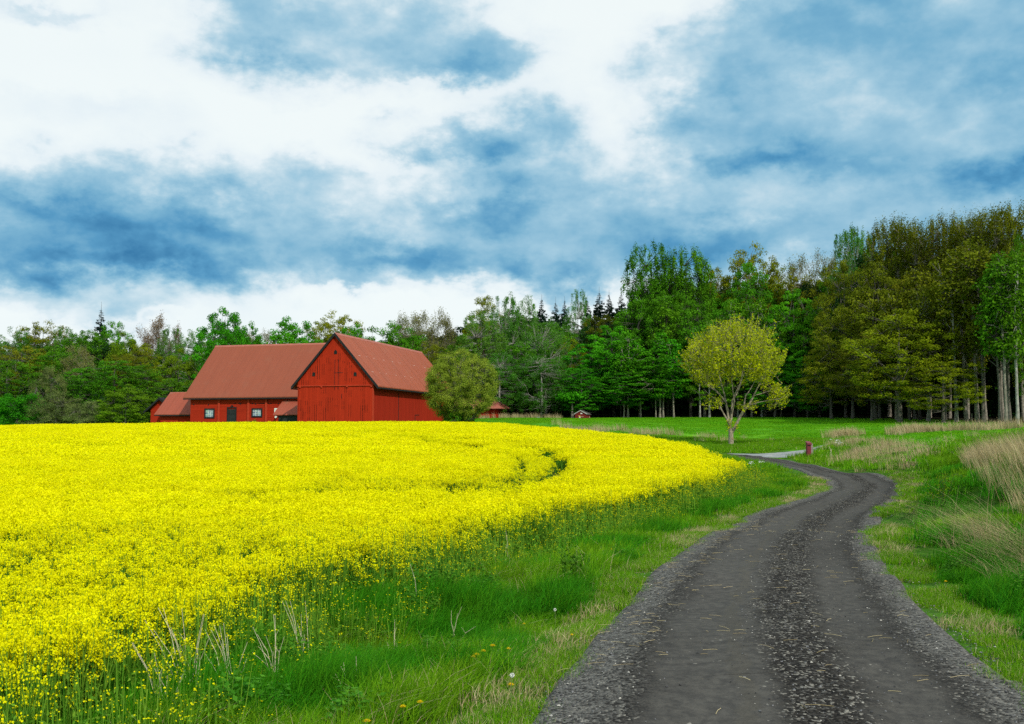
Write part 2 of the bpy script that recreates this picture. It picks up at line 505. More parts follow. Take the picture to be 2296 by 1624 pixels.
def vnoise(P, scale, seed=0):
    """smooth value noise in 0..1"""
    q = P / scale + seed * 17.3
    i = np.floor(q).astype(int); f = q - i; f = f * f * (3 - 2 * f)

    def hsh(a, b): return np.mod(np.sin(a * 127.1 + b * 311.7 + seed * 3.1) * 43758.5453, 1.0)
    a, b = i[:, 0], i[:, 1]
    return (hsh(a, b) * (1 - f[:, 0]) + hsh(a + 1, b) * f[:, 0]) * (1 - f[:, 1]) + (hsh(a, b + 1) * (1 - f[:, 0]) + hsh(a + 1, b + 1) * f[:, 0]) * f[:, 1]


# wood outline: everything beyond this line is forest floor
WOOD = [PD(455, 420, 158), PD(500, 419, 148), PD(560, 418.3, 150), PD(640, 417.6, 151), PD(750, 417.5, 146), PD(800, 418, 139), PD(880, 419.3, 126), PD(960, 421.5, 114), PD(1024, 424.5, 105), PD(1100, 427, 98)]
WOODP = np.array([(-150, 160), (-60, 152)] + [w[:2] for w in WOOD] + [(110, 90), (260, 120), (260, 420), (-260, 420), (-260, 160)])


# ------------------------------------------------------------------ ground materials
def ground_mat():
    m, t = new_mat('ground')
    p = t.n('ShaderNodeNewGeometry').outputs['Position']
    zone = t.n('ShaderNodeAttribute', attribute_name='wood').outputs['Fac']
    mead = t.n('ShaderNodeAttribute', attribute_name='meadow').outputs['Fac']
    soil = t.n('ShaderNodeAttribute', attribute_name='soil').outputs['Fac']
    n1 = t.noise(p, 0.35, 5); n2 = t.noise(p, 3.0, 6, 0.65); n3 = t.noise(p, 0.08, 3)
    rough_c = t.mix(t.smap(n2, .35, .65), (.03, .09, .005), (.07, .19, .008))
    m1 = t.mix(t.smap(n1, .35, .68), (.08, .29, .004), (.14, .38, .010))
    m1 = t.mix(t.smap(n3, .4, .65, 0, .6), m1, (.06, .27, .008))
    m1 = t.mix(t.smap(n2, .45, .75, 0, .5), m1, (.03, .13, .008))
    c = t.mix(mead, rough_c, m1)
    c = t.mix(soil, c, t.mix(t.smap(n2, .4, .6), (.025, .03, .01), (.05, .045, .02)))
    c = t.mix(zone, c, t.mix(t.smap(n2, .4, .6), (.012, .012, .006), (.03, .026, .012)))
    finish(t, c, .95, n2, .6, .12, .1)
    return m


def road_mat():
    m, t = new_mat('road_surface')
    uv = t.n('ShaderNodeTexCoord').outputs['UV']
    p = t.n('ShaderNodeNewGeometry').outputs['Position']
    s = t.n('ShaderNodeSeparateXYZ', ins={0: uv}); u = s.outputs[0]; v = s.outputs[1]
    wob = t.noise(t.n('ShaderNodeCombineXYZ', ins={0: v}).outputs[0], .35, 4)
    u2 = t.math('ADD', u, t.math('MULTIPLY', t.math('SUBTRACT', wob, .5), .07))
    bln = t.noise(p, 2.2, 5, .6)
    u3 = t.math('ADD', u2, t.math('MULTIPLY', t.math('SUBTRACT', bln, .5), .16))

    def band(c, w, soft):
        d = t.math('ABSOLUTE', t.math('SUBTRACT', u3, c))
        return t.smap(d, w, w + soft, 1, 0)
    left = band(.345, .085, .09); right = band(.735, .045, .09)
    worn = t.noise(t.n('ShaderNodeCombineXYZ', ins={0: t.math('MULTIPLY', u, 2.0), 1: v}).outputs[0], .8, 4)
    tracks = t.math('MULTIPLY', t.math('MAXIMUM', left, t.math('MULTIPLY', right, .9)), t.smap(worn, .25, .6, .65, 1))
    mid_stripe = band(.40, .008, .022)
    edgeL = t.smap(u3, .25, .05, 0, 1); edgeR = t.smap(u3, .81, .95, 0, 1)
    edge = t.math('MAXIMUM', edgeL, edgeR)
    fine = t.n('ShaderNodeTexVoronoi', ins={'Vector': p, 'Scale': 42.0}); fc = fine.outputs['Color']; fd = fine.outputs['Distance']
    big = t.n('ShaderNodeTexVoronoi', ins={'Vector': p, 'Scale': 19.0}); bc = big.outputs['Color']
    g1 = t.n('ShaderNodeSeparateColor', ins={0: fc}).outputs[0]; g2 = t.n('ShaderNodeSeparateColor', ins={0: bc}).outputs[0]
    stone = t.mix(t.smap(g1, .2, .9, smooth=False), (.009, .008, .007), (.044, .039, .033))
    pale = t.mix(t.smap(g2, .15, .9, smooth=False), (.05, .048, .045), (.30, .28, .235))
    n2 = t.noise(p, 9, 6, .65)
    smooth_c = t.mix(t.smap(n2, .3, .7), (.053, .051, .047), (.096, .090, .078))
    smooth_c = t.mix(t.math('MULTIPLY', mid_stripe, .45), smooth_c, (.085, .077, .06))
    tr = t.math('MULTIPLY', tracks, t.smap(t.noise(p, 26, 3), .30, .5, .8, 1))
    base = t.mix(tr, stone, smooth_c)
    # scattered pale grit: middle ridge and verges carry more of it
    dens = t.math('ADD', t.math('MULTIPLY', edge, .45), t.math('MULTIPLY', band(.55, .06, .08), .20))
    dens = t.math('ADD', dens, t.math('MULTIPLY', t.smap(t.noise(p, 1.3, 4), .45, .7), .12))
    dens = t.math('MULTIPLY', dens, t.math('SUBTRACT', 1.0, t.math('MULTIPLY', tracks, .9)))
    g3 = t.n('ShaderNodeSeparateColor', ins={0: fc}).outputs[1]
    sel = t.math('LESS_THAN', g3, dens)
    c = t.mix(t.math('MULTIPLY', sel, .8), base, pale)
    dust = t.math('MULTIPLY', edge, .70)
    c = t.mix(dust, c, t.mix(t.smap(g1, .1, .9), (.05, .048, .044), (.21, .205, .185)))
    bump = t.math('MULTIPLY', t.math('SUBTRACT', 1.0, fd), t.math('SUBTRACT', 1.0, t.math('MULTIPLY', tracks, .85)))
    finish(t, c, .92, bump, .8, .02, .10)
    return m


def track_mat():
    m, t = new_mat('pale_gravel')
    p = t.n('ShaderNodeNewGeometry').outputs['Position']
    n = t.noise(p, 1.2, 6, .65); v = t.n('ShaderNodeTexVoronoi', ins={'Vector': p, 'Scale': 18.0})
    c = t.mix(t.smap(n, .3, .7), (.20, .22, .22), (.36, .37, .35))
    c = t.mix(.25, c, v.outputs['Color'], 'SOFT_LIGHT')
    finish(t, c, .9, n, .5, .03, .2)
    return m


GM = ground_mat()


def build_ground():
    def axis(n, lim, fine, c=0.0):
        t = np.linspace(-1, 1, n); k = math.asinh(lim / fine)
        return np.sinh(t * k) * fine + c
    xs = axis(340, 1500, 22, 4.0); ys = axis(400, 1600, 26, 22.0)
    X, Y = np.meshgrid(xs, ys); P = np.stack([X.ravel(), Y.ravel()], 1)
    Z = H(P[:, 0], P[:, 1])
    r = np.hypot(P[:, 0], P[:, 1])
    dr = np.where(inside(P, RIBBON), 0, dist_line(P, np.vstack([SL, SR[::-1]]), True))
    amp = np.clip((dr - .5) / 2.0, 0, 1) * np.clip(1.4 - r / 120, 0, 1) * .12
    Z = Z + (vnoise(P, 1.3, 1) - .5) * amp + (vnoise(P, .5, 2) - .5) * amp * .35
    Z -= np.clip((r - 700) / 800, 0, 1) * 6
    nx, ny = len(xs), len(ys)
    i = np.arange(nx * ny).reshape(ny, nx)
    Fq = np.stack([i[:-1, :-1].ravel(), i[:-1, 1:].ravel(), i[1:, 1:].ravel(), i[1:, :-1].ravel()], 1)
    me = raw_mesh('ground', np.stack([P[:, 0], P[:, 1], Z], 1), [Fq], [GM], smooth=True)
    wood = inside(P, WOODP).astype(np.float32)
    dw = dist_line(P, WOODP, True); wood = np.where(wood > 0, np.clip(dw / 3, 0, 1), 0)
    meadow = np.where(wood > 0, 0, np.clip((P[:, 1] - (88 + .0 * P[:, 0])) / 10, 0, 1))
    near_right = (P[:, 0] > 20) & (P[:, 1] > 36)
    meadow = np.where(near_right, np.maximum(meadow, .85), meadow)
    meadow = np.where((P[:, 1] < 0) | (r > 400), .8, meadow)
    soil = inside(P, FIELD).astype(np.float32) * .8
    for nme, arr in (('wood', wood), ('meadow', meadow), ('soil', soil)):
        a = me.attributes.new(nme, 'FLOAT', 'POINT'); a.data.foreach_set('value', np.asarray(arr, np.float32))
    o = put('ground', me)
    tag(o, 'green grass land with a rising meadow and dark woodland floor', 'ground', kind='structure')


build_ground()


def ribbon(name, A, B, nseg, lift, mat, label, crown=0.0):
    A, B = np.asarray(A), np.asarray(B)
    c = (A + B) / 2; s = np.concatenate([[0], np.cumsum(np.hypot(*(c[1:] - c[:-1]).T))])
    V, UV = [], []
    for k in range(nseg + 1):
        u = k / nseg
        P = A * (1 - u) + B * u
        z = H(P[:, 0], P[:, 1]) + lift + crown * (1 - (2 * u - 1) ** 2)
        if crown:
            for cc in (.345, .735): z = z - .028 * math.exp(-((u - cc) / .08) ** 2)
            z = z + (vnoise(P, .35, 5) - .5) * .012
        if u in (0, 1): z = z - lift - .03
        V.append(np.stack([P[:, 0], P[:, 1], z], 1)); UV.append(np.stack([np.full(len(P), u), s / 4.0], 1))
    n = len(A); V = np.concatenate(V); UV = np.concatenate(UV)
    i = np.arange((nseg + 1) * n).reshape(nseg + 1, n)
    Fq = np.stack([i[:-1, :-1].ravel(), i[1:, :-1].ravel(), i[1:, 1:].ravel(), i[:-1, 1:].ravel()], 1)
    o = put(name, raw_mesh(name, V, [Fq], [mat], smooth=True, uv=UV))
    tag(o, label, 'road', kind='structure')
    return o


def resample(P, step):
    s = np.concatenate([[0], np.cumsum(np.hypot(*(P[1:] - P[:-1]).T))])
    t = np.linspace(0, s[-1], int(s[-1] / step) + 2)
    return np.stack([np.interp(t, s, P[:, 0]), np.interp(t, s, P[:, 1])], 1), t / s[-1]


SLd = spline(ROAD_L, 40); SRd = spline(ROAD_R, 40)
ribbon('road', SLd, SRd, 40, .05, road_mat(), 'dark gravel road with two smooth wheel tracks winding past the rapeseed', .05)
tn, tf = spline(TRK_N, 14), spline(TRK_F, 14)
ribbon('track', tf, tn, 14, .035, track_mat(), 'pale grey gravel side track leaving the road by the mailbox', .01)


# ------------------------------------------------------------------ ground cover by scattering
def scatter(name, protos, P, zr=None, tilt=None, scl=None, idx=None, label='', cat='', seed=0, zoff=0.0, z=None):
    """one object that sets copies of the given clumps on points; protos: list of meshes"""
    rng = np.random.default_rng(seed)
    n = len(P)
    if z is None: z = H(P[:, 0], P[:, 1])
    me = bpy.data.meshes.new(name); me.vertices.add(n)
    me.vertices.foreach_set('co', np.stack([P[:, 0], P[:, 1], z + zoff], 1).astype(np.float32).ravel())
    rot = np.zeros((n, 3)); rot[:, 2] = rng.uniform(0, 6.283, n) if zr is None else zr
    if tilt is not None: rot[:, 0] = tilt[:, 0]; rot[:, 1] = tilt[:, 1]
    if scl is None: scl = np.ones((n, 3))
    if scl.ndim == 1: scl = np.repeat(scl[:, None], 3, 1)
    if idx is None: idx = rng.integers(0, len(protos), n)
    for nm, arr, ty in (('rot', rot, 'FLOAT_VECTOR'), ('scl', scl, 'FLOAT_VECTOR')):
        a = me.attributes.new(nm, ty, 'POINT'); a.data.foreach_set('vector', arr.astype(np.float32).ravel())
    a = me.attributes.new('pick', 'INT', 'POINT'); a.data.foreach_set('value', idx.astype(np.int32))
    o = put(name, me)
    tag(o, label, cat, kind='stuff')
    c = bpy.data.collections.new(name + '_clumps')
    for i, pm in enumerate(protos):
        q = bpy.data.objects.new('%s_clump_%02d' % (name, i), pm); c.objects.link(q)
    g = bpy.data.node_groups.new(name, 'GeometryNodeTree')
    g.interface.new_socket(name='Geometry', in_out='INPUT', socket_type='NodeSocketGeometry')
    g.interface.new_socket(name='Geometry', in_out='OUTPUT', socket_type='NodeSocketGeometry')
    N = g.nodes; gi = N.new('NodeGroupInput'); go = N.new('NodeGroupOutput')
    ip = N.new('GeometryNodeInstanceOnPoints'); ci = N.new('GeometryNodeCollectionInfo')
    ci.inputs['Collection'].default_value = c; ci.inputs['Separate Children'].default_value = True; ci.inputs['Reset Children'].default_value = True

    def named(nm, ty):
        a = N.new('GeometryNodeInputNamedAttribute'); a.data_type = ty; a.inputs['Name'].default_value = nm; return a.outputs[0]
    L = g.links
    L.new(gi.outputs[0], ip.inputs['Points']); L.new(ci.outputs[0], ip.inputs['Instance'])
    ip.inputs['Pick Instance'].default_value = True
    L.new(named('pick', 'INT'), ip.inputs['Instance Index'])
    er = N.new('FunctionNodeEulerToRotation'); L.new(named('rot', 'FLOAT_VECTOR'), er.inputs[0]); L.new(er.outputs[0], ip.inputs['Rotation'])
    L.new(named('scl', 'FLOAT_VECTOR'), ip.inputs['Scale'])
    L.new(ip.outputs[0], go.inputs[0])
    m = o.modifiers.new('scatter', 'NODES'); m.node_group = g
    return o


def wedge(P, margin=7.0):
    a = np.degrees(np.arctan2(P[:, 0], P[:, 1]))
    return (np.abs(a) < 27.3 + margin + 60.0 / np.maximum(P[:, 1], 3)) & (P[:, 1] > 1.5)


def sample(x0, x1, y0, y1, dens, rng):
    n = int((x1 - x0) * (y1 - y0) * dens)
    return np.stack([rng.uniform(x0, x1, n), rng.uniform(y0, y1, n)], 1)


def blades(rng, n, size, hmin, hmax, w, segs=2, lean=.35, bias=(.12, 0.0), tint=(0, 1), tip=.15):
    """tapered, bent grass blades standing in a patch"""
    bx = rng.uniform(-size / 2, size / 2, (n, 2)); h = rng.uniform(hmin, hmax, n)
    az = rng.uniform(0, 6.283, n); ln = rng.normal(0, lean, n)
    dx = np.cos(az) * ln + bias[0]; dy = np.sin(az) * ln + bias[1]
    fa = rng.uniform(0, 6.283, n); wx, wy = np.cos(fa) * w / 2, np.sin(fa) * w / 2
    V = []
    for k in range(segs + 1):
        t = k / segs; ww = (1 - t) ** .7 * (1 - tip) + tip * (t < 1) if k < segs else tip * .4
        cx = bx[:, 0] + dx * h * t * t * 1.3; cyy = bx[:, 1] + dy * h * t * t * 1.3
        z = h * t * (1 - .25 * t * np.minimum(1, np.hypot(dx, dy)))
        V.append(np.stack([cx - wx * ww, cyy - wy * ww, z], 1)); V.append(np.stack([cx + wx * ww, cyy + wy * ww, z], 1))
    V = np.stack(V, 1).reshape(-1, 3)
    base = (np.arange(n) * (2 * (segs + 1)))[:, None]
    Fq = np.concatenate([base + np.array([2 * k, 2 * k + 1, 2 * k + 3, 2 * k + 2]) for k in range(segs)])
    tn = np.tile(rng.uniform(tint[0], tint[1], n), segs)
    return V, Fq, tn


def join(parts):
    """parts: list of (V, F, tint, material index)"""
    n = 0; Vs, Fs, Ts, Ms = [], {}, {}, {}
    for V, Fq, tn, mi in parts:
        k = Fq.shape[1]
        Fs.setdefault(k, []).append(Fq + n); Ts.setdefault(k, []).append(tn); Ms.setdefault(k, []).append(np.full(len(Fq), mi))
        Vs.append(V); n += len(V)
    ks = sorted(Fs)
    return np.concatenate(Vs), [np.concatenate(Fs[k]) for k in ks], np.concatenate([np.concatenate(Ts[k]) for k in ks]), np.concatenate([np.concatenate(Ms[k]) for k in ks])


def cards(rng, C, size, aspect=.55, axis=None, tint=None, spread=1.0, normal=None):
    """diamond leaves or petals centred on points C"""
    n = len(C)
    a = rng.normal(size=(n, 3))
    if axis is not None: a = a * spread + np.asarray(axis)
    a /= np.linalg.norm(a, axis=1)[:, None]
    if normal is not None:
        nn = normal / (np.linalg.norm(normal, axis=1)[:, None] + 1e-9)
        a = a - (a * nn).sum(1)[:, None] * nn; a /= np.linalg.norm(a, axis=1)[:, None] + 1e-9
    b = (rng.normal(size=(n, 3)) if normal is None else np.cross(nn, a)); b -= (b * a).sum(1)[:, None] * a; b /= np.linalg.norm(b, axis=1)[:, None]
    s = size if hasattr(size, '__len__') else rng.uniform(.7, 1.25, n) * size
    s = s[:, None]
    V = np.stack([C - a * s * .5, C + b * s * aspect * .5, C + a * s * .5, C - b * s * aspect * .5], 1).reshape(-1, 3)
    Fq = np.arange(4 * n).reshape(n, 4)
    return V, Fq, (rng.uniform(0, 1, n) if tint is None else tint)


def stems(rng, P0, P1, r0, r1, n=3):
    """straight tapering stems between point arrays"""
    d = P1 - P0; L = np.linalg.norm(d, axis=1)[:, None] + 1e-9; d = d / L
    up = np.where(np.abs(d[:, 2:3]) < .9, [[0, 0, 1.]], [[1., 0, 0]])
    u = np.cross(d, up); u /= np.linalg.norm(u, axis=1)[:, None]; w = np.cross(d, u)
    V = []
    for P, r in ((P0, r0), (P1, r1)):
        r = np.broadcast_to(np.asarray(r, float), (len(P),))[:, None]
        for k in range(n):
            a = 2 * math.pi * k / n
            V.append(P + (u * math.cos(a) + w * math.sin(a)) * r)
    V = np.stack(V, 1).reshape(-1, 3)
    base = (np.arange(len(P0)) * 2 * n)[:, None]
    Fq = np.concatenate([base + np.array([k, (k + 1) % n, n + (k + 1) % n, n + k]) for k in range(n)])
    return V, Fq, np.tile(rng.uniform(0, 1, len(P0)), n)


M_grass = leafy('grass_blades', (.06, .20, .003), (.21, .43, .010), .35, .14, .012)
M_grass_dark = leafy('grass_blades_lush', (.020, .14, .002), (.09, .35, .008), .35, .14, .012)
M_broad = leafy('broad_leaves', (.03, .14, .006), (.11, .30, .02), .3, .15, .012)
M_mead = leafy('meadow_blades', (.08, .30, .003), (.19, .46, .010), .35, .08, .008)
M_dry = leafy('dry_grass_blades', (.30, .23, .10), (.62, .52, .30), .2, .15, .008)
M_rstem = leafy('rape_stems', (.045, .17, .008), (.20, .40, .03), .3, .12, .01)
M_petal = leafy('rape_petals', (.70, .66, .0), (.95, .92, .0), .32, .05, .004, .7)
M_dande = leafy('dandelion_petals', (.75, .48, .0), (.9, .62, .0), .2, .05, .004)

rngG = np.random.default_rng(11)


def rape_patch(seed, size, nplants, hgt, nfl, fs, rac, near=True, hv=.12):
    rng = np.random.default_rng(seed)
    parts = []
    base = np.column_stack([rng.uniform(-size / 2, size / 2, (nplants, 2)), np.zeros(nplants)])
    top_h = hgt * rng.uniform(1 - hv, 1 + hv * .6, nplants)
    lean = rng.normal(0, .06, (nplants, 2))
    fork = base + np.column_stack([lean * top_h[:, None] * .6, top_h * .55])
    R0, tips = [], []
    for k in range(rac):
        a = rng.uniform(0, 6.283, nplants); rr = rng.uniform(.03, .13, nplants) * (0 if k == 0 else 1)
        tp = base + np.column_stack([lean * top_h[:, None] + np.stack([np.cos(a), np.sin(a)], 1) * rr[:, None], top_h * rng.uniform(.80 if k else .97, 1.0, nplants)])
        R0.append(fork); tips.append(tp)
    tips = np.concatenate(tips); forks = np.concatenate(R0)
    if near:
        V, Fq, tn = stems(rng, base, fork, .0075, .005); parts.append((V, Fq, tn, 0))
        V, Fq, tn = stems(rng, forks, tips, .004, .003); parts.append((V, Fq, tn, 0))
        L = base[rng.integers(0, nplants, nplants * 6)].copy(); hh = rng.uniform(.08, .75, len(L)); L[:, 2] = hh * hgt
        L[:, :2] += rng.normal(0, .04, (len(L), 2))
        V, Fq, tn = cards(rng, L, .11 * (1.15 - hh), .32, (0, 0, .6)); parts.append((V, Fq, tn, 0))
    else:
        V, Fq, tn = blades(rng, nplants * 3, size, hgt * .45, hgt * .85, .05, 1, .15, (0, 0), (0, .6)); parts.append((V, Fq, tn, 0))
    # racemes: a dome of small four-petalled flowers at every tip
    T = np.repeat(tips, nfl, 0); m = len(T)
    a = rng.uniform(0, 6.283, m); q = rng.uniform(0, 1, m) ** .6; zz = rng.uniform(-1, .35, m)
    rad = (.036 if near else .045) * rng.uniform(.75, 1.25, len(tips)).repeat(nfl)
    C = T + np.column_stack([np.cos(a) * q * rad, np.sin(a) * q * rad, zz * (.045 if near else .07)])
    tt = np.clip(rng.normal(.6, .25, len(tips)).repeat(nfl) * .6 + rng.uniform(0, .5, m), 0, 1)
    V, Fq, tn = cards(rng, C, fs, .85, (0, -.2, .9), tt, .8)
    parts.append((V, Fq, tn, 1))
    V, Fs, tn, mi = join(parts)
    return raw_mesh('rape_clump', V, Fs, [M_rstem, M_petal], tint=tn, midx=mi)


def tram_lines():
    # wheel lines of the sprayer, given where the picture shows them on top of the crop
    A = [(560, 489.0), (640, 488.5), (760, 488), (900, 486.5), (1020, 485), (1140, 484.5), (1195, 482), (1235, 474), (1256, 464), (1250, 456), (1215, 448), (1150, 444), (1060, 443.2), (985, 442.5)]
    B = [(720, 480.8), (900, 480.8), (1060, 480.5), (1130, 479), (1168, 472), (1176, 463), (1160, 455), (1110, 450)]
    C = [(1075, 445.3), (1030, 445), (985, 443.5), (930, 437), (860, 434)]
    out = []
    for Lp, wd in ((A, .33), (B, .20), (C, .30)):
        out.append((np.array([at(q[0] / 2.2422, q[1], .9)[:2] for q in Lp]), wd))
    return out


TRAMS = tram_lines()


def build_rape():
    protos = [rape_patch(100 + i, .5, 11, .93, 20, .022, 5) for i in range(5)]            # 0-4 near
    protos += [rape_patch(120 + i, .5, 12, .90, 10, .021, 3, hv=.28) for i in range(4)]      # 5-8 thin margin plants
    protos += [rape_patch(140 + i, .9, 30, .93, 7, .036, 4, False, .10) for i in range(4)]  # 9-12 middle
    protos += [rape_patch(160 + i, 1.7, 95, .93, 4, .062, 3, False, .10) for i in range(4)]  # 13-16 far
    rng = np.random.default_rng(5)
    Ps, I, S = [], [], []

    def take(P, lo, hi, ids, sc_lo, sc_hi, inset, maxedge=1e9, t0=.1, t1=None):
        d = np.hypot(P[:, 0], P[:, 1])
        P = P[(d >= lo) & (d < hi) & wedge(P)]
        P = P[inside(P, FIELD)]
        e = dist_line(P, FIELD, True); ok = (e > inset) & (e < maxedge)
        mn = np.full(len(P), 1e9)
        for L, wd in TRAMS: mn = np.minimum(mn, dist_line(P, L) - wd)
        ok &= mn > t0
        if t1 is not None: ok &= mn < t1
        P = P[ok]; e = e[ok]
        h = rng.uniform(sc_lo, sc_hi, len(P)) * (.94 + .12 * vnoise(P, 2.2, 3)) * (.97 + .06 * vnoise(P, 9, 4))
        Ps.append(P); I.append(rng.choice(ids, len(P))); S.append(np.column_stack([np.ones(len(P)), np.ones(len(P)), h]))
    take(sample(-20, 14, 1.5, 24, 7.5, rng), 0, 19, [0, 1, 2, 3, 4], .92, 1.06, .55)
    take(sample(-22, 25, 1.5, 60, 5.0, rng), 0, 40, [5, 6, 7, 8], .72, 1.02, -.05, .9)
    take(sample(-35, 30, 12, 48, 3.2, rng), 19, 42, [9, 10, 11, 12], .94, 1.05, .35, t0=.45)
    take(sample(-35, 30, 12, 48, 8.0, rng), 19, 42, [0, 1, 2, 3, 4], .9, 1.0, .35, t0=.12, t1=.7)
    take(sample(-80, 32, 25, 112, 1.0, rng), 42, 140, [13, 14, 15, 16], .95, 1.05, .5, t0=.85)
    take(sample(-60, 32, 36, 112, 3.2, rng), 42, 120, [9, 10, 11, 12], .92, 1.04, .5, t0=.28, t1=1.2)
    take(sample(-30, 32, 36, 112, 2.5, rng), 42, 120, [9, 10, 11, 12], .9, 1.08, .2, 1.4)
    # green stems with hardly a flower along the road side of the crop
    protos += [rape_patch(180 + i, .5, 17, .72, 3, .018, 1, hv=.45) for i in range(3)]
    fe = np.array(FE + [tuple(tip[:2])]); P = sample(-8, 16, 3, 38, 7, rng)
    dd = dist_line(P, fe); P = P[(dd < .95) & wedge(P) & ~inside(P, RIBBON) & (dist_line(P, RIBBON, True) > 1.2)]; dd = dist_line(P, fe); ins_ = inside(P, FIELD)
    Ps.append(P); I.append(rng.integers(17, 20, len(P))); S.append(np.column_stack([np.ones(len(P)), np.ones(len(P)), rng.uniform(.75, 1.15, len(P)) * np.where(ins_, 1, 1 - dd * .55)]))
    P = np.concatenate(Ps)
    print('rape clumps', [len(p) for p in Ps])
    scatter('rapeseed_field', protos, P, scl=np.concatenate(S), idx=np.concatenate(I), label='bright yellow flowering rapeseed crop filling the field in front of the barns', cat='crop', seed=3)


def grass_proto(seed, n, size, h0, h1_, w, segs, mat, lean=.4, bias=(.14, .02), dry=0.0, tint=(0, 1)):
    rng = np.random.default_rng(seed)
    parts = []
    V, Fq, tn = blades(rng, n, size, h0, h1_, w, segs, lean, bias, tint); parts.append((V, Fq, tn, 0))
    if dry:
        V, Fq, tn = blades(rng, max(1, int(n * dry)), size, h0 * .8, h1_ * 1.05, w * .8, segs, lean * 1.2, bias); parts.append((V, Fq, tn, 1))
    V, Fs, tn, mi = join(parts)
    return raw_mesh('grass_clump', V, Fs, [mat, M_dry], tint=tn, midx=mi)


def build_grass():
    near_l = [grass_proto(200 + i, 190, .42, .16, .44, .0085, 3, M_grass_dark, .45, (.30, .03), .0) for i in range(4)]
    near_y = [grass_proto(210 + i, 190, .42, .12, .38, .008, 3, M_grass, .4, (.22, .0), .06) for i in range(4)]
    short = [grass_proto(220 + i, 240, .42, .03, .10, .006, 2, M_grass, .5, (.05, 0), .14) for i in range(4)]
    mid = [grass_proto(230 + i, 260, .95, .14, .36, .017, 2, M_grass, .4, (.15, .0), .015) for i in range(4)] + \
          [grass_proto(235 + i, 260, .95, .16, .42, .017, 2, M_grass_dark, .45, (.2, .0), .0) for i in range(4)]
    mshort = [grass_proto(240 + i, 240, .95, .04, .12, .018, 1, M_grass, .5, (.05, 0), .12) for i in range(3)]
    far = [grass_proto(250 + i, 240, 1.8, .12, .34, .045, 1, M_grass, .4, (.1, 0), .02) for i in range(4)]
    mead = [grass_proto(260 + i, 260, 2.4, .05, .15, .07, 1, M_mead, .5, (.1, 0), .0) for i in range(3)]
    broad = []
    for i in range(3):
        r = np.random.default_rng(270 + i); n = 34; b = r.uniform(-.2, .2, (n, 2)); hh = r.uniform(.08, .34, n)
        S0 = np.column_stack([b * .6, np.zeros(n)]); S1 = np.column_stack([b, hh]); pa = [stems(r, S0, S1, .004, .003) + (0,)]
        C = np.repeat(S1, 9, 0) + r.normal(0, 1, (n * 9, 3)) * (.045, .045, .05); C[:, 2] = np.maximum(C[:, 2], .03)
        V, Fq, tn = cards(r, C, .06, .55, None, None, 1.0, np.tile([[0, -.2, 1.0]], (len(C), 1)) + r.normal(0, .45, (len(C), 3))); pa.append((V, Fq, tn, 0))
        V, Fs, tn, mi = join(pa); broad.append(raw_mesh('broadleaf_clump', V, Fs, [M_broad], tint=tn, midx=mi))
    protos = near_l + near_y + short + mid + mshort + far + mead + broad
    # 0-3 near lush, 4-7 near, 8-11 short, 12-15 mid, 16-19 mid lush, 20-22 mid short, 23-26 far, 27-29 meadow
    rng = np.random.default_rng(6)
    Ps, I, S = [], [], []
    ro = np.vstack([SL, SR[::-1]])

    def prep(P, lo, hi):
        d = np.hypot(P[:, 0], P[:, 1])
        P = P[(d >= lo) & (d < hi) & wedge(P)]
        P = P[~inside(P, RIBBON)]; P = P[~inside(P, TRACK)]; P = P[~inside(P, WOODP)]
        inf = inside(P, FIELD); df = dist_line(P, FIELD, True)
        P = P[~(inf & (df > .9))]
        return P, dist_line(P, ro, True), np.minimum(99, dist_line(P, np.vstack([TRK_N, TRK_F[::-1]]), True))

    def push(P, ids, hs):
        Ps.append(P); I.append(ids); S.append(np.column_stack([np.ones(len(P)), np.ones(len(P)), hs]))
    # near
    P, dr, dt = prep(sample(-14, 16, 1.5, 20, 17, rng), 0, 17)
    k = dr > .14; P, dr = P[k], dr[k]
    edge = dr < .42 + .5 * vnoise(P, .8, 7)
    lush = vnoise(P, 1.6, 8) + .25 * vnoise(P, .6, 9) + np.where(P[:, 0] > 3, .10, -.05) > .62
    ids = np.where(edge, rng.integers(8, 12, len(P)), np.where(lush, rng.integers(0, 4, len(P)), rng.integers(4, 8, len(P))))
    hs = np.where(edge, rng.uniform(.5, 1.2, len(P)), (.35 + 1.05 * vnoise(P, .9, 10)) * rng.uniform(.8, 1.25, len(P)) * np.clip(.45 + dr * .5, .5, 1.0))
    wd = (vnoise(P, 1.0, 51) > .58) & (dr > .9); ids = np.where(wd & (rng.uniform(0, 1, len(P)) < .22), rng.integers(30, 33, len(P)), ids)
    push(P, ids, hs)
    # the sward creeps over the rim of the gravel
    for E, off in ((SL, 1), (SR, -1)):
        Lr, _ = resample(E[20:], .035); d = np.hypot(Lr[:, 0], Lr[:, 1])
        tang = np.gradient(Lr, axis=0); tang /= np.hypot(*tang.T)[:, None]; nrm = np.stack([tang[:, 1], -tang[:, 0]], 1) * off
        Q = Lr + nrm * (rng.uniform(-.30, .13, len(Lr)) * (.4 + vnoise(Lr, .9, 61 + off)))[:, None]; Q = Q[(d < 40) & (vnoise(Lr, .5, 63 + off) > .5)]
        push(Q, rng.integers(8, 12, len(Q)), rng.uniform(.6, 1.3, len(Q)))
    # middle
    P, dr, dt = prep(sample(-30, 32, 12, 46, 4.2, rng), 17, 42)
    k = dr > .2; P, dr = P[k], dr[k]
    edge = dr < .8 + .5 * vnoise(P, 1.4, 7)
    lush = vnoise(P, 2.3, 8) + np.where(P[:, 0] > 10, .1, 0) > .55
    ids = np.where(edge, rng.integers(20, 23, len(P)), np.where(lush, rng.integers(16, 20, len(P)), rng.integers(12, 16, len(P))))
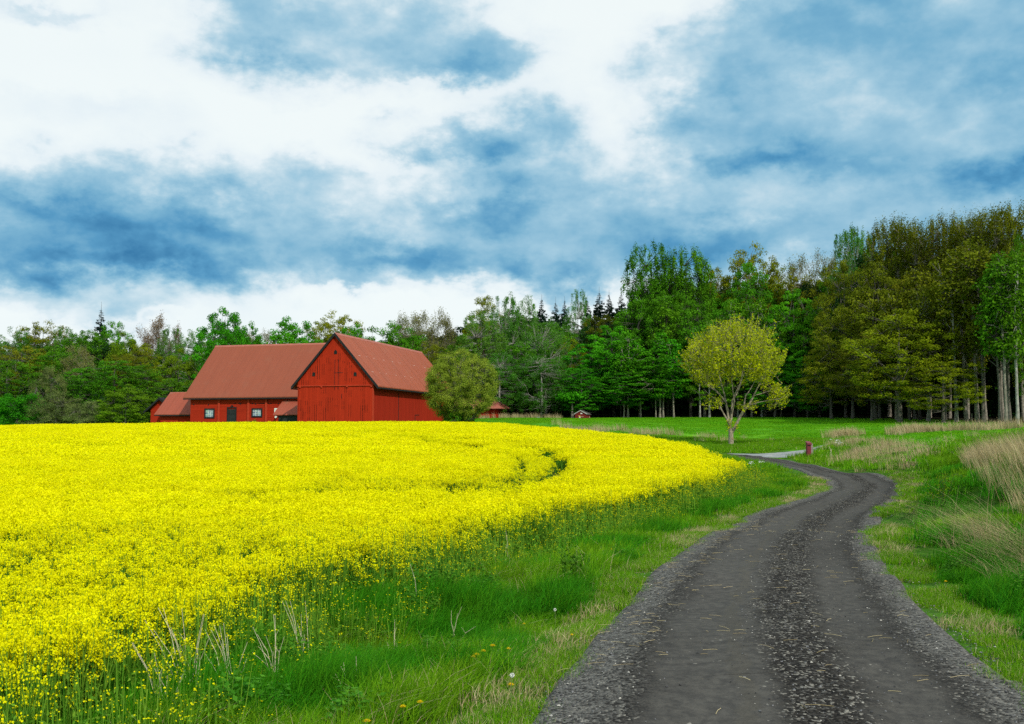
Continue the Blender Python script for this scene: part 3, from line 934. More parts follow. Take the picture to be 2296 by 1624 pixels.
    push(P, ids, np.where(edge, rng.uniform(.6, 1.3, len(P)), .45 + .8 * vnoise(P, 1.7, 10)))
    # far rough grass between road, track and meadow
    P, dr, dt = prep(sample(-8, 62, 36, 104, 1.6, rng), 42, 112)
    lim = np.interp(np.degrees(np.arctan2(P[:, 0], P[:, 1])), [-1, 6, 12, 16, 19, 22, 30], [95, 101, 97, 92, 78, 50, 42])
    k = (dr > .3) & (dt > .3) & (P[:, 1] < lim); P, dr = P[k], dr[k]
    edge = np.minimum(dr, dt[k]) < 1.0
    push(P, np.where(edge, rng.integers(20, 23, len(P)), rng.integers(23, 27, len(P))), np.where(edge, .8, .45 + .85 * vnoise(P, 3.0, 10)))
    # meadow sward
    P, dr, dt = prep(sample(-20, 75, 38, 160, .75, rng), 40, 175)
    lim = np.interp(np.degrees(np.arctan2(P[:, 0], P[:, 1])), [-1, 6, 12, 16, 19, 22, 30], [88, 94, 90, 86, 72, 42, 38])
    k = (dr > .5) & (dt > .5) & (P[:, 1] > lim) & (dist_line(P, FIELD, True) > 1.5); P = P[k]
    push(P, rng.integers(27, 30, len(P)), .35 + .5 * vnoise(P, 6, 12))
    P = np.concatenate(Ps); print('grass clumps', [len(p) for p in Ps])
    scatter('grass', protos, P, scl=np.concatenate(S), idx=np.concatenate(I), zr=rng.uniform(-.9, .9, len(P)), label='lush green grass on the verges, banks and meadow around the gravel road', cat='grass', seed=4)


def dry_proto(seed, n, size, h0, h1_, w, lean, bias, green=.25):
    rng = np.random.default_rng(seed); parts = []
    V, Fq, tn = blades(rng, n, size, h0, h1_, w, 3, lean, bias); parts.append((V, Fq, tn, 0))
    V, Fq, tn = blades(rng, int(n * green) + 1, size, h0 * .4, h1_ * .55, w, 2, lean, bias); parts.append((V, Fq, tn, 1))
    V, Fs, tn, mi = join(parts)
    return raw_mesh('dry_grass_clump', V, Fs, [M_dry, M_grass], tint=tn, midx=mi)


def build_dry():
    protos = [dry_proto(300 + i, 60, .7, .45, 1.05, .009, .16, (-.22, .05)) for i in range(4)]     # 0-3 tall standing, near bank
    protos += [dry_proto(310 + i, 45, 1.2, .5, 1.1, .028, .15, (-.12, 0)) for i in range(4)]       # 4-7 far tussocks
    protos += [dry_proto(320 + i, 34, .3, .5, 1.25, .006, .5, (-1.0, -.35), .05) for i in range(3)]  # 8-10 bent-over sheaves
    protos += [dry_proto(330 + i, 60, .35, .05, .13, .005, .6, (.2, 0), .4) for i in range(3)]      # 11-13 bleached road-edge tufts
    rng = np.random.default_rng(8); Ps, I, S = [], [], []

    def line(pts, n, jit, ids, s0, s1, h=0.0):
        W = np.array([at(*q)[:2] for q in pts]); W, _ = resample(W, .3)
        P = W[rng.integers(0, len(W), n)] + rng.normal(0, 1, (n, 2)) * jit
        k = ~inside(P, RIBBON) & ~inside(P, TRACK) & ~inside(P, FIELD) & (dist_line(P, RIBBON, True) > .5)
        P = P[k]
        keep = vnoise(P, 3.0, 21) > .5; P = P[keep]
        Ps.append(P); I.append(rng.choice(ids, len(P))); S.append(rng.uniform(s0, s1, len(P)))
    T, Fa, Sh, Ed = [0, 1, 2, 3], [4, 5, 6, 7], [8, 9, 10], [11, 12, 13]
    line([(560, 429), (600, 432), (640, 435), (680, 438), (715, 441)], 150, (.8, 2.0), Fa, .55, 1.1)
    line([(735, 442), (770, 441), (800, 440), (830, 438)], 70, (.8, 2.0), Fa, .35, .8)
    line([(828, 437), (880, 434.5), (930, 433), (980, 431.5), (1024, 429)], 330, (.8, 1.2), Fa, .6, 1.0)
    line([(826, 446), (850, 448), (875, 450), (900, 452), (925, 455)], 150, (1.2, 1.6), Fa, .4, .85)
    line([(840, 452), (870, 458), (915, 466), (935, 468)], 130, (.8, 1.0), Fa, .35, .7)
    # the tall bleached stand on the right-hand bank
    poly = np.array([at(*q)[:2] for q in [(968, 466), (985, 492), (1006, 512), (1060, 530), (1120, 500), (1060, 464), (1010, 455), (985, 456)]])
    P = sample(poly[:, 0].min(), poly[:, 0].max(), poly[:, 1].min(), poly[:, 1].max(), 7.0, rng)
    P = P[inside(P, poly)]; P = P[vnoise(P, 1.5, 31) > .40]
    Ps.append(P); I.append(rng.choice(T, len(P))); S.append(rng.uniform(.6, 1.05, len(P)))
    for q, n in (((1000, 545), 7), ((985, 552), 5), ((1022, 568), 8), ((1035, 590), 7), ((975, 535), 3)):
        c = at(*q)[:2]; P = c + rng.normal(0, .28, (n, 2)); Ps.append(P); I.append(rng.choice(Sh, n)); S.append(rng.uniform(.7, 1.15, n))
    # by the farm
    for d, px0, px1, n, s in ((114, 458, 478, 30, .9), (150, 478, 560, 60, .9), (118, 148, 160, 14, .8), (116, 262, 276, 16, .8), (116, 236, 246, 6, .8)):
        pxs = rng.uniform(px0, px1, n); W = np.array([PD(p, 425, d)[:2] for p in pxs]); W[:, 1] += rng.normal(0, 1.5, n)
        Ps.append(W); I.append(rng.choice(Fa, n)); S.append(rng.uniform(.6, 1.2, n) * s)
    # bleached tufts along the gravel
    for E, off in ((SL, -1), (SR, 1)):
        Lr, _ = resample(E[14:], .12); d = np.hypot(Lr[:, 0], Lr[:, 1])
        tang = np.gradient(Lr, axis=0); tang /= np.hypot(*tang.T)[:, None]; nrm = np.stack([tang[:, 1], -tang[:, 0]], 1) * off
        Q = Lr + nrm * rng.uniform(.02, .55, len(Lr))[:, None]; Q = Q[(d < 45) & (vnoise(Lr, 1.2, 40 + off) > .58)]
        Ps.append(Q); I.append(rng.choice(Ed, len(Q))); S.append(rng.uniform(.7, 1.5, len(Q)))
    P = np.concatenate(Ps); print('dry clumps', len(P))
    scatter('dry_grass', protos, P, scl=np.concatenate(S), idx=np.concatenate(I), zr=rng.uniform(-.6, .6, len(P)), label='bleached straw-coloured dry grass standing on the banks and verges', cat='grass', seed=9)


def build_gravel():
    rng = np.random.default_rng(12)
    protos = []
    mats = [plain('grit_pale', (.42, .40, .35), .8, .3, 30), plain('grit_grey', (.17, .17, .175), .8, .3, 30), plain('grit_dark', (.05, .048, .05), .8, .3, 30)]
    for i in range(9):
        r = np.random.default_rng(400 + i)
        # a crushed stone: an octahedron knocked out of shape
        V = np.array([(1, 0, 0), (-1, 0, 0), (0, 1, 0), (0, -1, 0), (0, 0, .7), (0, 0, -.5), (.6, .6, .35), (-.6, -.6, .3)], float) * r.uniform(.7, 1.2, (8, 1))
        V += r.normal(0, .12, V.shape)
        Fq = np.array([(0, 6, 4), (6, 2, 4), (2, 1, 4), (1, 7, 4), (7, 3, 4), (3, 0, 4), (0, 2, 6), (2, 0, 5), (1, 2, 5), (3, 1, 5), (1, 3, 7), (0, 3, 5)])
        protos.append(raw_mesh('stone', V * .5, [Fq], [mats[i % 3]]))
    # a straw: thin flat blade lying down
    for i in range(3):
        r = np.random.default_rng(420 + i)
        V, Fq, tn = stems(r, np.array([[-.5, 0, .0], [0, .03, .02]]), np.array([[0, .03, .02], [.5, -.02, 0.0]]), .012, .012, 3)
        protos.append(raw_mesh('straw', V, [Fq], [M_dry], tint=tn))
    Ps, I, S, Z = [], [], [], []
    SLr, SRr = SLd, SRd
    c = (SLr + SRr) / 2; n = len(c)
    dc = np.hypot(*c.T); seglen = np.concatenate([np.hypot(*(c[1:] - c[:-1]).T), [0]])
    ok = (c[:, 1] > 4) & (c[:, 1] < 34)
    w = seglen * ok * np.clip(12 / np.maximum(dc, 5), .25, 2) ** 1.2
    N = 27000
    k = rng.choice(n, N, p=w / w.sum())
    u = rng.uniform(-.06, 1.06, N)
    pr = .25 + 1.2 * np.exp(-((u - .02) / .10) ** 2) + 1.1 * np.exp(-((u - .97) / .09) ** 2) + .45 * np.exp(-((u - .55) / .10) ** 2) \
        - .27 * np.exp(-((u - .345) / .10) ** 2) - .2 * np.exp(-((u - .735) / .06) ** 2)
    keep = rng.uniform(0, 1.4, N) < pr
    k, u = k[keep], u[keep]
    k = np.minimum(k, len(c) - 2); fj = rng.uniform(0, 1, len(k))[:, None]
    P = (SLr[k] * (1 - fj) + SLr[k + 1] * fj) * (1 - u[:, None]) + (SRr[k] * (1 - fj) + SRr[k + 1] * fj) * u[:, None] + rng.normal(0, .12, (len(u), 2))
    z = H(P[:, 0], P[:, 1]) + .05 + .05 * (1 - (2 * u - 1) ** 2) - .028 * np.exp(-((u - .345) / .08) ** 2) - .028 * np.exp(-((u - .735) / .08) ** 2) + (vnoise(P, .35, 5) - .5) * .012
    z = np.where((u < .03) | (u > .97), H(P[:, 0], P[:, 1]) + .03, z)
    s = np.exp(rng.normal(math.log(.012), .4, len(P))) * np.where(np.hypot(*P.T) > 18, 1.4, 1)
    s = np.clip(s, .006, .028)
    idx = rng.choice(9, len(P), p=np.array([.5, 1.0, 2.0] * 3) / 10.5)
    Ps.append(P); I.append(idx); S.append(np.repeat(s[:, None], 3, 1)); Z.append(z)
    # straw
    N = 420
    w2 = seglen * ((c[:, 1] > 4) & (c[:, 1] < 26)); k = rng.choice(n, N, p=w2 / w2.sum())
    u = np.where(rng.uniform(0, 1, N) < .45, rng.normal(.14, .06, N), rng.uniform(0, 1, N))
    keep = (u > 0) & (u < 1) & ~((u < .26) & (np.hypot(*c[k].T) < 8.5)); k, u = k[keep], u[keep]
    P = SLr[k] * (1 - u[:, None]) + SRr[k] * u[:, None] + rng.normal(0, .15, (len(k), 2))
    z = H(P[:, 0], P[:, 1]) + .055 + .05 * (1 - (2 * u - 1) ** 2) - .028 * np.exp(-((u - .345) / .08) ** 2) - .028 * np.exp(-((u - .735) / .08) ** 2)
    Ps.append(P); I.append(rng.integers(9, 12, len(P))); Z.append(z)
    ln = rng.uniform(.05, .20, len(P)); S.append(np.column_stack([ln, np.full(len(P), .16), np.full(len(P), .16)]))
    P = np.concatenate(Ps); I = np.concatenate(I)
    zr = np.where(I >= 9, rng.normal(0, .85, len(P)), rng.uniform(0, 6.28, len(P)))
    scatter('gravel', protos, P, scl=np.concatenate(S), idx=I, zr=zr, z=np.concatenate(Z), label='loose pale and dark stones with bits of straw on the road surface', cat='gravel', seed=5)


build_rape()
build_grass()
build_dry()
build_gravel()


# ------------------------------------------------------------------ farm buildings
def falu(name, c=(.40, .028, .010), horiz=False, board=.19, cracks=1.0):
    """red-painted boards: upright or level, weathered, with dark gaps here and there"""
    m, t = new_mat(name)
    p = t.n('ShaderNodeTexCoord').outputs['Object']
    s = t.n('ShaderNodeSeparateXYZ', ins={0: p})
    if horiz: a, along = s.outputs[2], t.math('ADD', s.outputs[0], s.outputs[1])
    else: a, along = t.math('ADD', s.outputs[0], s.outputs[1]), s.outputs[2]
    k = t.math('DIVIDE', a, board); fr = t.math('FRACT', k); fl = t.math('FLOOR', k)
    gap = t.math('MAXIMUM', t.smap(fr, .82, .88), t.smap(fr, .16, .10))
    cv = t.n('ShaderNodeCombineXYZ', ins={0: t.math('MULTIPLY', fl, 3.7), 1: t.math('MULTIPLY', along, .42)}).outputs[0]
    bn = t.noise(cv, 1.0, 3)
    open_ = t.smap(bn, .555, .58)
    gapd = t.math('MULTIPLY', gap, t.math('MULTIPLY_ADD', open_, .9 * cracks, .05))
    tone = t.n('ShaderNodeTexWhiteNoise', noise_dimensions='1D', ins={'W': fl}).outputs[0]
    st = t.noise(t.n('ShaderNodeCombineXYZ', ins={0: t.math('MULTIPLY', a, 9.0), 1: t.math('MULTIPLY', along, .7)}).outputs[0], 1.0, 5, .6)
    v = t.math('MULTIPLY', t.math('MULTIPLY_ADD', tone, .16, .92), t.smap(st, .25, .75, .92, 1.07))
    c1 = t.n('ShaderNodeHueSaturation', ins={'Color': (*c, 1), 'Value': v}).outputs[0]
    big = t.noise(p, .45, 4)
    c1 = t.mix(t.smap(big, .5, .8, 0, .10), c1, (c[0] * .8, c[1] * 1.1, c[2] * 1.2))
    c2 = t.mix(gapd, c1, (.02, .006, .004))
    finish(t, c2, .92, None, spec=.08)
    return m


def roof_mat(name, c, axis=0, pitch=.62, strong=1.0, worn=.25):
    m, t = new_mat(name)
    p = t.n('ShaderNodeTexCoord').outputs['Object']
    s = t.n('ShaderNodeSeparateXYZ', ins={0: p})
    a = s.outputs[axis]; oth = s.outputs[1 - axis]
    k = t.math('DIVIDE', a, pitch); fr = t.math('FRACT', k); fl = t.math('FLOOR', k)
    rib_shade = t.smap(t.math('ABSOLUTE', t.math('SUBTRACT', fr, .5)), .0, .13, 1, 0)  # shading of the sheet ribs, painted as darker stripes on a flat roof
    tone = t.n('ShaderNodeTexWhiteNoise', noise_dimensions='1D', ins={'W': fl}).outputs[0]
    n = t.noise(p, .5, 6, .6)
    vec = t.n('ShaderNodeCombineXYZ', ins={0: t.math('MULTIPLY', a, 2.2), 1: t.math('MULTIPLY', s.outputs[2], .35)}).outputs[0]
    st = t.noise(vec, 1.4, 5, .65)
    v = t.math('MULTIPLY', t.math('MULTIPLY_ADD', tone, .10 * strong, 1 - .05 * strong), t.smap(st, .3, .7, .96, 1.04))
    v = t.math('MULTIPLY', v, t.math('MULTIPLY_ADD', rib_shade, -.16 * strong, 1.0))
    c1 = t.n('ShaderNodeHueSaturation', ins={'Color': (*c, 1), 'Value': v}).outputs[0]
    c1 = t.mix(t.smap(n, .5, .75, 0, worn), c1, (.24, .14, .09))
    if strong > .9:      # rows of bare scratches where the sheets overlap
        z = s.outputs[2]
        row = t.math('MAXIMUM', t.smap(t.math('ABSOLUTE', t.math('SUBTRACT', z, 9.9)), .0, .05, 1, 0), t.smap(t.math('ABSOLUTE', t.math('SUBTRACT', z, 7.9)), .0, .05, 1, 0))
        br = t.smap(t.noise(t.n('ShaderNodeCombineXYZ', ins={0: oth}).outputs[0] if axis == 0 else t.n('ShaderNodeCombineXYZ', ins={0: a}).outputs[0], .9, 3), .53, .6)
        c1 = t.mix(t.math('MULTIPLY', t.math('MULTIPLY', row, br), .7), c1, (.62, .50, .44))
    finish(t, c1, .65, None, spec=.2)
    return m


M_red = falu('red_boards_upright', (.385, .027, .009), False, .30); M_redh = falu('red_boards_level', (.36, .024, .009), True, .26, .45)
M_redside = falu('red_boards_side', (.35, .022, .009), False, .30, .2)
M_redtrim = plain('red_trim', (.42, .035, .011), .85, .12, 3)
M_roofA = roof_mat('roof_sheet_barn', (.33, .080, .038), 1, .95, 1.25, .2)
M_roofB = roof_mat('roof_sheet_long', (.27, .070, .036), 0, 1.1, .35, .12)
M_roofC = roof_mat('roof_sheet_old', (.32, .075, .042), 0, .55, .7, .75)
M_black = plain('black_tarred_wood', (.012, .013, .015), .8, .3, 4)
M_dark = plain('dark_shade_and_joint', (.012, .014, .013), .95, .3, 3)
M_doorc = plain('charcoal_door', (.018, .021, .022), .8, .3, 5)
M_white = plain('white_paint', (.72, .74, .70), .6, .08, 5)
M_ridge = plain('ridge_metal', (.38, .12, .085), .6, .15, 3)


def glass_mat():
    m, t = new_mat('window_glass_sky_tint')
    p = t.n('ShaderNodeTexCoord').outputs['Object']
    v = t.n('ShaderNodeTexVoronoi', ins={'Vector': p, 'Scale': 1.9})
    n = t.noise(p, 2.5, 3)
    c = t.mix(t.smap(n, .35, .65), (.10, .17, .20), (.30, .41, .44))  # pale blue of the reflected sky painted into the pane colour
    c = t.mix(.3, c, v.outputs['Color'], 'SOFT_LIGHT')
    finish(t, c, .12, None, spec=.8)
    return m


M_glass = glass_mat()
ROT = R(-15)
ux, uy = math.cos(ROT), math.sin(ROT)      # local x in the world: (ux, uy); local y: (-uy, ux)


def fit_plane(O, px, y):
    """local x of the point seen in picture column px on the local plane y of a building at O"""
    k = (px - 512) / (F * math.cos(PITCH))  # good near the horizon
    return (k * (O[1] + y * ux) - (O[0] - y * uy)) / (ux - k * uy)


def fit_z(O, x, y, py):
    Y = O[1] + x * uy + y * ux
    r = ray(512, py)
    return EYE + r[2] / r[1] * Y


def gable_walls(W, L, hw, slope, ridge='y', x0=None, base=-.6):
    mb = MB()
    if ridge == 'y':
        x0 = -W / 2 if x0 is None else x0; x1 = x0 + W; m = (x0 + x1) / 2
        mb.prism([(x0, base), (x1, base), (x1, hw), (m, hw + slope * W / 2), (x0, hw)], 0, L, 'y')
    else:   # ridge along x; W = length along x, L = depth along y
        x0 = 0 if x0 is None else x0; m = L / 2
        mb.prism([(0, base), (L, base), (L, hw), (m, hw + slope * L / 2), (0, hw)], x0, x0 + W, 'x')
    return mb


def roof_slabs(mb, half, mid, hw, slope, o, a, b, axis, th=.12):
    """two slabs over a span of 2*half centred on mid, running from a to b along axis"""
    e = .02
    zt = hw + slope * half + e; ze = hw - slope * o + e
    for sgn in (-1, 1):
        pts = [(mid, zt), (mid + sgn * (half + o), ze), (mid + sgn * (half + o), ze + th), (mid, zt + th)]
        if sgn > 0: pts = pts[::-1]
        mb.prism(pts, a, b, axis)


def barge(mid, half, hw, slope, o, y0, y1, h=.26, up=.14, axis='y'):
    mb = MB(); zt = hw + slope * half + .02; ze = hw - slope * o + .02
    for sgn in (-1, 1):
        pts = [(mid, zt - h), (mid + sgn * (half + o + .03), ze - h), (mid + sgn * (half + o + .03), ze + up), (mid, zt + up)]
        if sgn > 0: pts = pts[::-1]
        mb.prism(pts, y0, y1, axis)
    return mb


def window(parent, x0, x1, z0, z1, y, nx, nz, name='window', dark=M_black):
    f = MB(); w = .17
    f.box(x0, x1, y - .09, y - .003, z1 - w, z1); f.box(x0, x1, y - .09, y - .003, z0, z0 + w)
    f.box(x0, x0 + w, y - .09, y - .003, z0 + w, z1 - w); f.box(x1 - w, x1, y - .09, y - .003, z0 + w, z1 - w)
    wo = f.build(name, dark, parent)
    wx0, wx1, wz0, wz1 = x0 + w, x1 - w, z0 + w, z1 - w
    pn = MB(); pn.box(wx0, wx1, y - .03, y - .006, wz0, wz1); pn.build('pane', M_glass, wo)
    mu = MB(); b = .035
    for i in range(1, nx): c = wx0 + (wx1 - wx0) * i / nx; mu.box(c - b / 2, c + b / 2, y - .055, y - .032, wz0, wz1)
    for i in range(1, nz): c = wz0 + (wz1 - wz0) * i / nz; mu.box(wx0, wx1, y - .058, y - .0325, c - b / 2, c + b / 2)
    if mu.v: mu.build('glazing_bars', M_white, wo)
    return wo


def build_big_barn():
    d = 120.0; c = PD(334.7, 425, d); gz = 1.5
    O = (c[0], c[1])
    b = thing('gable_barn', 'tall red barn with a black-edged steep gable facing the yellow field', 'barn', (O[0], O[1], gz), ROT)
    W = 9.9; L = 29.5; apex = 13.95 - gz; slope = 1.152; hw = apex - slope * W / 2; o = .70
    gable_walls(W, L, hw, slope, 'y').build('wall', M_red, b)
    # the long right-hand wall is quieter planking, laid 2 cm proud of the frame
    s = MB(); s.box(W / 2 + .004, W / 2 + .03, .12, L - .1, -.6, hw - .1); s.build('side_planking', M_redside, b)
    # upper gable boards stand proud of the lower ones and end in a drip board
    zt = 7.72 - gz
    g = MB(); xx = (apex - slope * .02 - zt) / slope
    g.prism([(-W / 2 + .02, zt), (W / 2 - .02, zt), (W / 2 - .02, hw - .05), (0, apex - .12), (-W / 2 + .02, hw - .05)], -.06, -.004, 'y'); g.build('gable_boards', M_red, b)
    g = MB(); g.box(-W / 2 - .05, W / 2 + .05, -.12, -.062, zt - .10, zt + .03)
    for x in (-4.6, -1.75, 1.6, 4.75): g.box(x - .1, x + .1, -.14, -.005, zt - .26, zt - .10)
    g.build('drip_board', M_redtrim, b)
    r = MB(); roof_slabs(r, W / 2, 0, hw, slope, o, -.32, L + .5, 'y'); ro = r.build('roof', M_roofA, b)
    k = MB(); k.prism([(-.22, apex - .1), (0, apex + .17), (.22, apex - .1)], -.33, L + .52, 'y'); k.build('ridge_cap', M_ridge, ro)
    barge(0, W / 2, hw, slope, o, -.40, -.325).build('bargeboard', M_black, b)
    e = MB()
    for sgn in (-1, 1): e.box(sgn * (W / 2 + o) - .04, sgn * (W / 2 + o) + .04, -.31, L + .5, hw - slope * o - .16, hw - slope * o + .0)
    e.build('eave_board', M_black, b)
    for zx, zy in ((558, 295), (360, 498), (740, 497)):        # three little vents: dark panels painted for the shade inside, no hole cut
        px = (1100 + zx / 2.296) / 4; py = (1280 + zy / 2.296) / 4
        x = fit_plane(O, px, 0); z = fit_z(O, x, 0, py) - gz
        v = MB(); v.prism([(x - .19, z - .24), (x + .19, z - .24), (x + .19, z + .10), (x, z + .28), (x - .19, z + .10)], -.10, -.062, 'y'); v.build('vent_shade_panel', M_dark, b)
    # loft hatch: narrow planks with dark joints round it
    h = MB()
    for x, z0, z1 in ((-.05, 4.6 + 1.0, 9.0 + .6), (.42, 5.6, 9.6), (.9, 4.5, 5.5)): h.box(x - .02, x + .02, -.075, -.061, z0 + 1.6 - gz, z1 + 1.2 - gz)
    h.box(-.08, 1.0, -.075, -.0615, 7.2 + 2.0 - gz, 7.26 + 2.0 - gz)
    h.build('hatch_joint', M_dark, b)
    p = MB(); p.box(-.95, .95, -.03, -.003, -.3, 2.35 - gz + .75 - .1); p.build('patch_board', M_redtrim, b)
    dr = MB()                                                   # doors in the long side
    dr.box(W / 2 + .031, W / 2 + .07, 8.0, 8.09, -.3, hw - .9); dr.build('side_gap', M_dark, b); dr = MB()
    dr.box(W / 2 + .031, W / 2 + .07, 14.0, 14.07, -.3, 2.9); dr.box(W / 2 + .031, W / 2 + .07, 14.069, 15.6, 2.83, 2.9)
    dr.build('side_door_joint', M_dark, b)
    cb = MB(); cb.box(W / 2 - .12, W / 2 + .05, -.03, .14, -.6, hw - .2); cb.build('corner_board', M_redtrim, b)
    return O


OB = build_big_barn()


def build_long_barn():
    O = (-42.5, 131.7); gz = 1.6; L = 14.0; slope = .984
    b = thing('long_barn', 'long red timber barn with two small-paned windows and a dark door, left of the gable', 'barn', (O[0], O[1], gz), ROT)
    hw = 7.1 - gz; o = .6; W = 17.9
    gable_walls(W, L, hw, slope, 'x', 0).build('wall', M_redh, b)
    r = MB(); roof_slabs(r, L / 2, L / 2, hw, slope, o, -.75, W - .02, 'x', .12); ro = r.build('roof', M_roofB, b)
    apex = hw + slope * L / 2
    k = MB(); k.prism([(L / 2 - .22, apex - .08), (L / 2, apex + .17), (L / 2 + .22, apex - .08)], -.78, W, 'x'); k.build('ridge_cap', M_ridge, ro)
    e = MB(); e.box(-.75, W, -o - .02, -o + .05, hw - slope * o - .15, hw - slope * o + .01); e.build('eave_board', M_black, b)

    def X(zx, y=0): return fit_plane(O, (550 + zx / 3.06) / 4, y)

    def Z(x, zy, y=0): return fit_z(O, x, y, (1280 + zy / 3.06) / 4) - gz
    for a, c, t, q in ((835, 958, 1083, 1203), (1410, 1540, 1080, 1190)):
        x0, x1 = X(a), X(c); window(b, x0, x1, Z(x0, q), Z(x0, t), 0, 3, 3)
    x0, x1 = X(1112), X(1225); zt = Z(x0, 1078)
    dm = MB(); dm.box(x0 + .12, x1 - .12, -.08, -.004, -.3, zt - .14)
    for i in range(1, 5): xx = x0 + .12 + (x1 - x0 - .24) * i / 5; dm.box(xx - .012, xx + .012, -.095, -.081, -.3, zt - .15)
    dm.box(x0 + .2, x1 - .2, -.11, -.0955, zt - .75, zt - .65)
    do = dm.build('door', M_doorc, b)
    fr = MB(); fr.box(x0, x0 + .115, -.10, -.003, -.3, zt); fr.box(x1 - .115, x1, -.10, -.003, -.3, zt); fr.box(x0, x1, -.11, -.003, zt + .001, zt + .13); fr.build('door_frame', M_black, do)
    cx = (x0 + x1) / 2; tp = MB(); tp.prism([(cx - .22, zt + .2), (cx + .22, zt + .2), (cx, zt + .42)], -.06, -.003, 'y'); tp.build('door_crest', M_black, do)
    for zx in (1012, 1373, 1590):
        x = X(zx); p = MB(); p.box(x - .14, x + .14, -.17, -.003, -.6, hw - .45); p.build('wall_post', M_redtrim, b)
    # iron anchors and knot holes on the wall
    for a, c, y in ((1495, 1580, 1020), (1605, 1650, 1022), (1240, 1285, 1018), (1190, 1215, 1020)):
        xa, xb = X(a), X(c); z = Z(xa, y); ir = MB(); ir.box(xa, xb, -.05, -.004, z - .035, z + .035); ir.build('iron_anchor', M_black, b)
    for a, y in ((1418, 1022), (1455, 1028), (703, 1035), (880, 1038), (1270, 1030), (1735, 1025)):
        xa = X(a); z = Z(xa, y); ir = MB(); ir.prism([(xa + .09 * math.cos(k), z + .09 * math.sin(k)) for k in (0, 1.2, 2.4, 3.6, 4.9)], -.05, -.0045, 'y'); ir.build('wall_anchor_plate', M_black, b)
    # small white-framed window half hidden by the lean-to
    x0, x1 = X(1688), X(1760); window(b, x0, x1, Z(x0, 1150), Z(x0, 1080), 0, 1, 1, 'white_window', M_white)
    # lean-to in the corner between the two barns
    xl = X(1672, -2.6); xr = W - .35
    o2 = 2.7; zt = Z(X(1803), 990); ze = Z(xl, 1166, -o2)
    rf = MB(); rf.prism([(-.004, zt), (-o2, ze), (-o2, ze + .1), (-.004, zt + .1)][::-1], xl, xr, 'x'); lt = rf.build('lean_to_roof', M_roofC, b)
    w = MB(); xo = X(1735, -2.4)
    w.box(xo - .35, xo, -2.45, -2.3, -.6, ze - .02); w.box(xo, xr, -2.4, -2.32, -.6, ze - .05, 1)
    w.prism([(-2.29, -.6), (-.005, -.6), (-.005, zt - .05), (-2.29, ze + .15)], xl + .75, xl + .85, 'x', 0)
    w.build('lean_to_wall', [M_redh, M_doorc], b)
    lm = MB(); x = xl + .42
    lm.tube([(x, -2.6, ze - .22), (x, -2.78, ze - .22)], .13, 12); lm.build('round_white_lamp', M_white, b)
    return O, gz


OL, GZL = build_long_barn()


def build_annexes():
    O = OL
    # low wing at the left end of the long barn
    W = 5.85; L = 6.2; y0 = 2.0
    Ow = (O[0] - y0 * uy - 5.87 * ux, O[1] + y0 * ux - 5.87 * uy)
    gz = 1.6; slope = .86; hw = 4.38 + .5 * slope - gz
    b = thing('low_wing', 'low red wing with a faded roof, built against the left end of the long barn', 'outbuilding', (Ow[0], Ow[1], gz), ROT)
    gable_walls(W, L, hw, slope, 'x', 0).build('wall', M_redh, b)
    r = MB(); roof_slabs(r, L / 2, L / 2, hw, slope, .5, -.65, W, 'x', .1); r.build('roof', M_roofC, b)
    e = MB(); e.box(-.64, W, -.52, -.45, hw - slope * .5 - .13, hw - slope * .5 + .01); e.build('eave_board', M_black, b)
    k = MB(); k.prism([(L / 2 - .16, hw + slope * L / 2 - .05), (L / 2, hw + slope * L / 2 + .14), (L / 2 + .16, hw + slope * L / 2 - .05)], -.67, W, 'x'); k.build('ridge_cap', M_ridge, b)
    # little shed with a black-edged gable beyond it
    xs, ys = -7.62, 4.6
    Os = (O[0] + xs * ux - ys * uy, O[1] + xs * uy + ys * ux); W = 3.2; L = 5; slope = .81; gz = 1.6
    apex = 6.75 - gz; hw = apex - slope * W / 2
    b = thing('black_edged_shed', 'small red shed with a black-edged gable at the far left of the farm', 'shed', (Os[0], Os[1], gz), ROT)
    gable_walls(W, L, hw, slope, 'y').build('wall', M_redh, b)
    r = MB(); roof_slabs(r, W / 2, 0, hw, slope, .8, -.4, L + .3, 'y', .1); r.build('roof', M_black, b)
    barge(0, W / 2, hw, slope, .8, -.5, -.405, .2, .13).build('bargeboard', M_black, b)
    # low shed past the right-hand end of the gable barn
    d = 150.0; p1 = PD(497.7, 421, d); gz = 3.0; ex = p1[0]
    W = 8.0; L = 5.0; slope = .5
    Or = (ex - W * ux, d - W * uy)
    hw = (2.1 + (432 - 409.0) / F * 150) - gz
    b = thing('low_shed', 'low red shed with a hipped orange roof showing to the right of the round tree', 'shed', (Or[0], Or[1], gz), ROT)
    w = MB(); w.box(0, W, 0, L, -.8, hw); w.build('wall', M_redside, b)
    o = .75; th = .1
    V = [(-o, -o, hw), (W + o, -o, hw), (W + o, L + o, hw), (-o, L + o, hw), (1.8, L / 2, hw + 1.6), (W - 1.5, L / 2, hw + 1.6)]
    V2 = [(x, y, z + .12) for x, y, z in V]
    r = MB(); r.add(V2, [(0, 1, 5, 4), (1, 2, 5), (2, 3, 4, 5), (3, 0, 4)]); r.add([(x, y, z + .02) for x, y, z in V[:4]], [(3, 2, 1, 0)])
    r.add(V2[:4] + [(x, y, z + .02) for x, y, z in V[:4]], [(0, 4, 5, 1), (1, 5, 6, 2), (2, 6, 7, 3), (3, 7, 4, 0)])
    r.build('roof', M_ridge, b)


build_annexes()


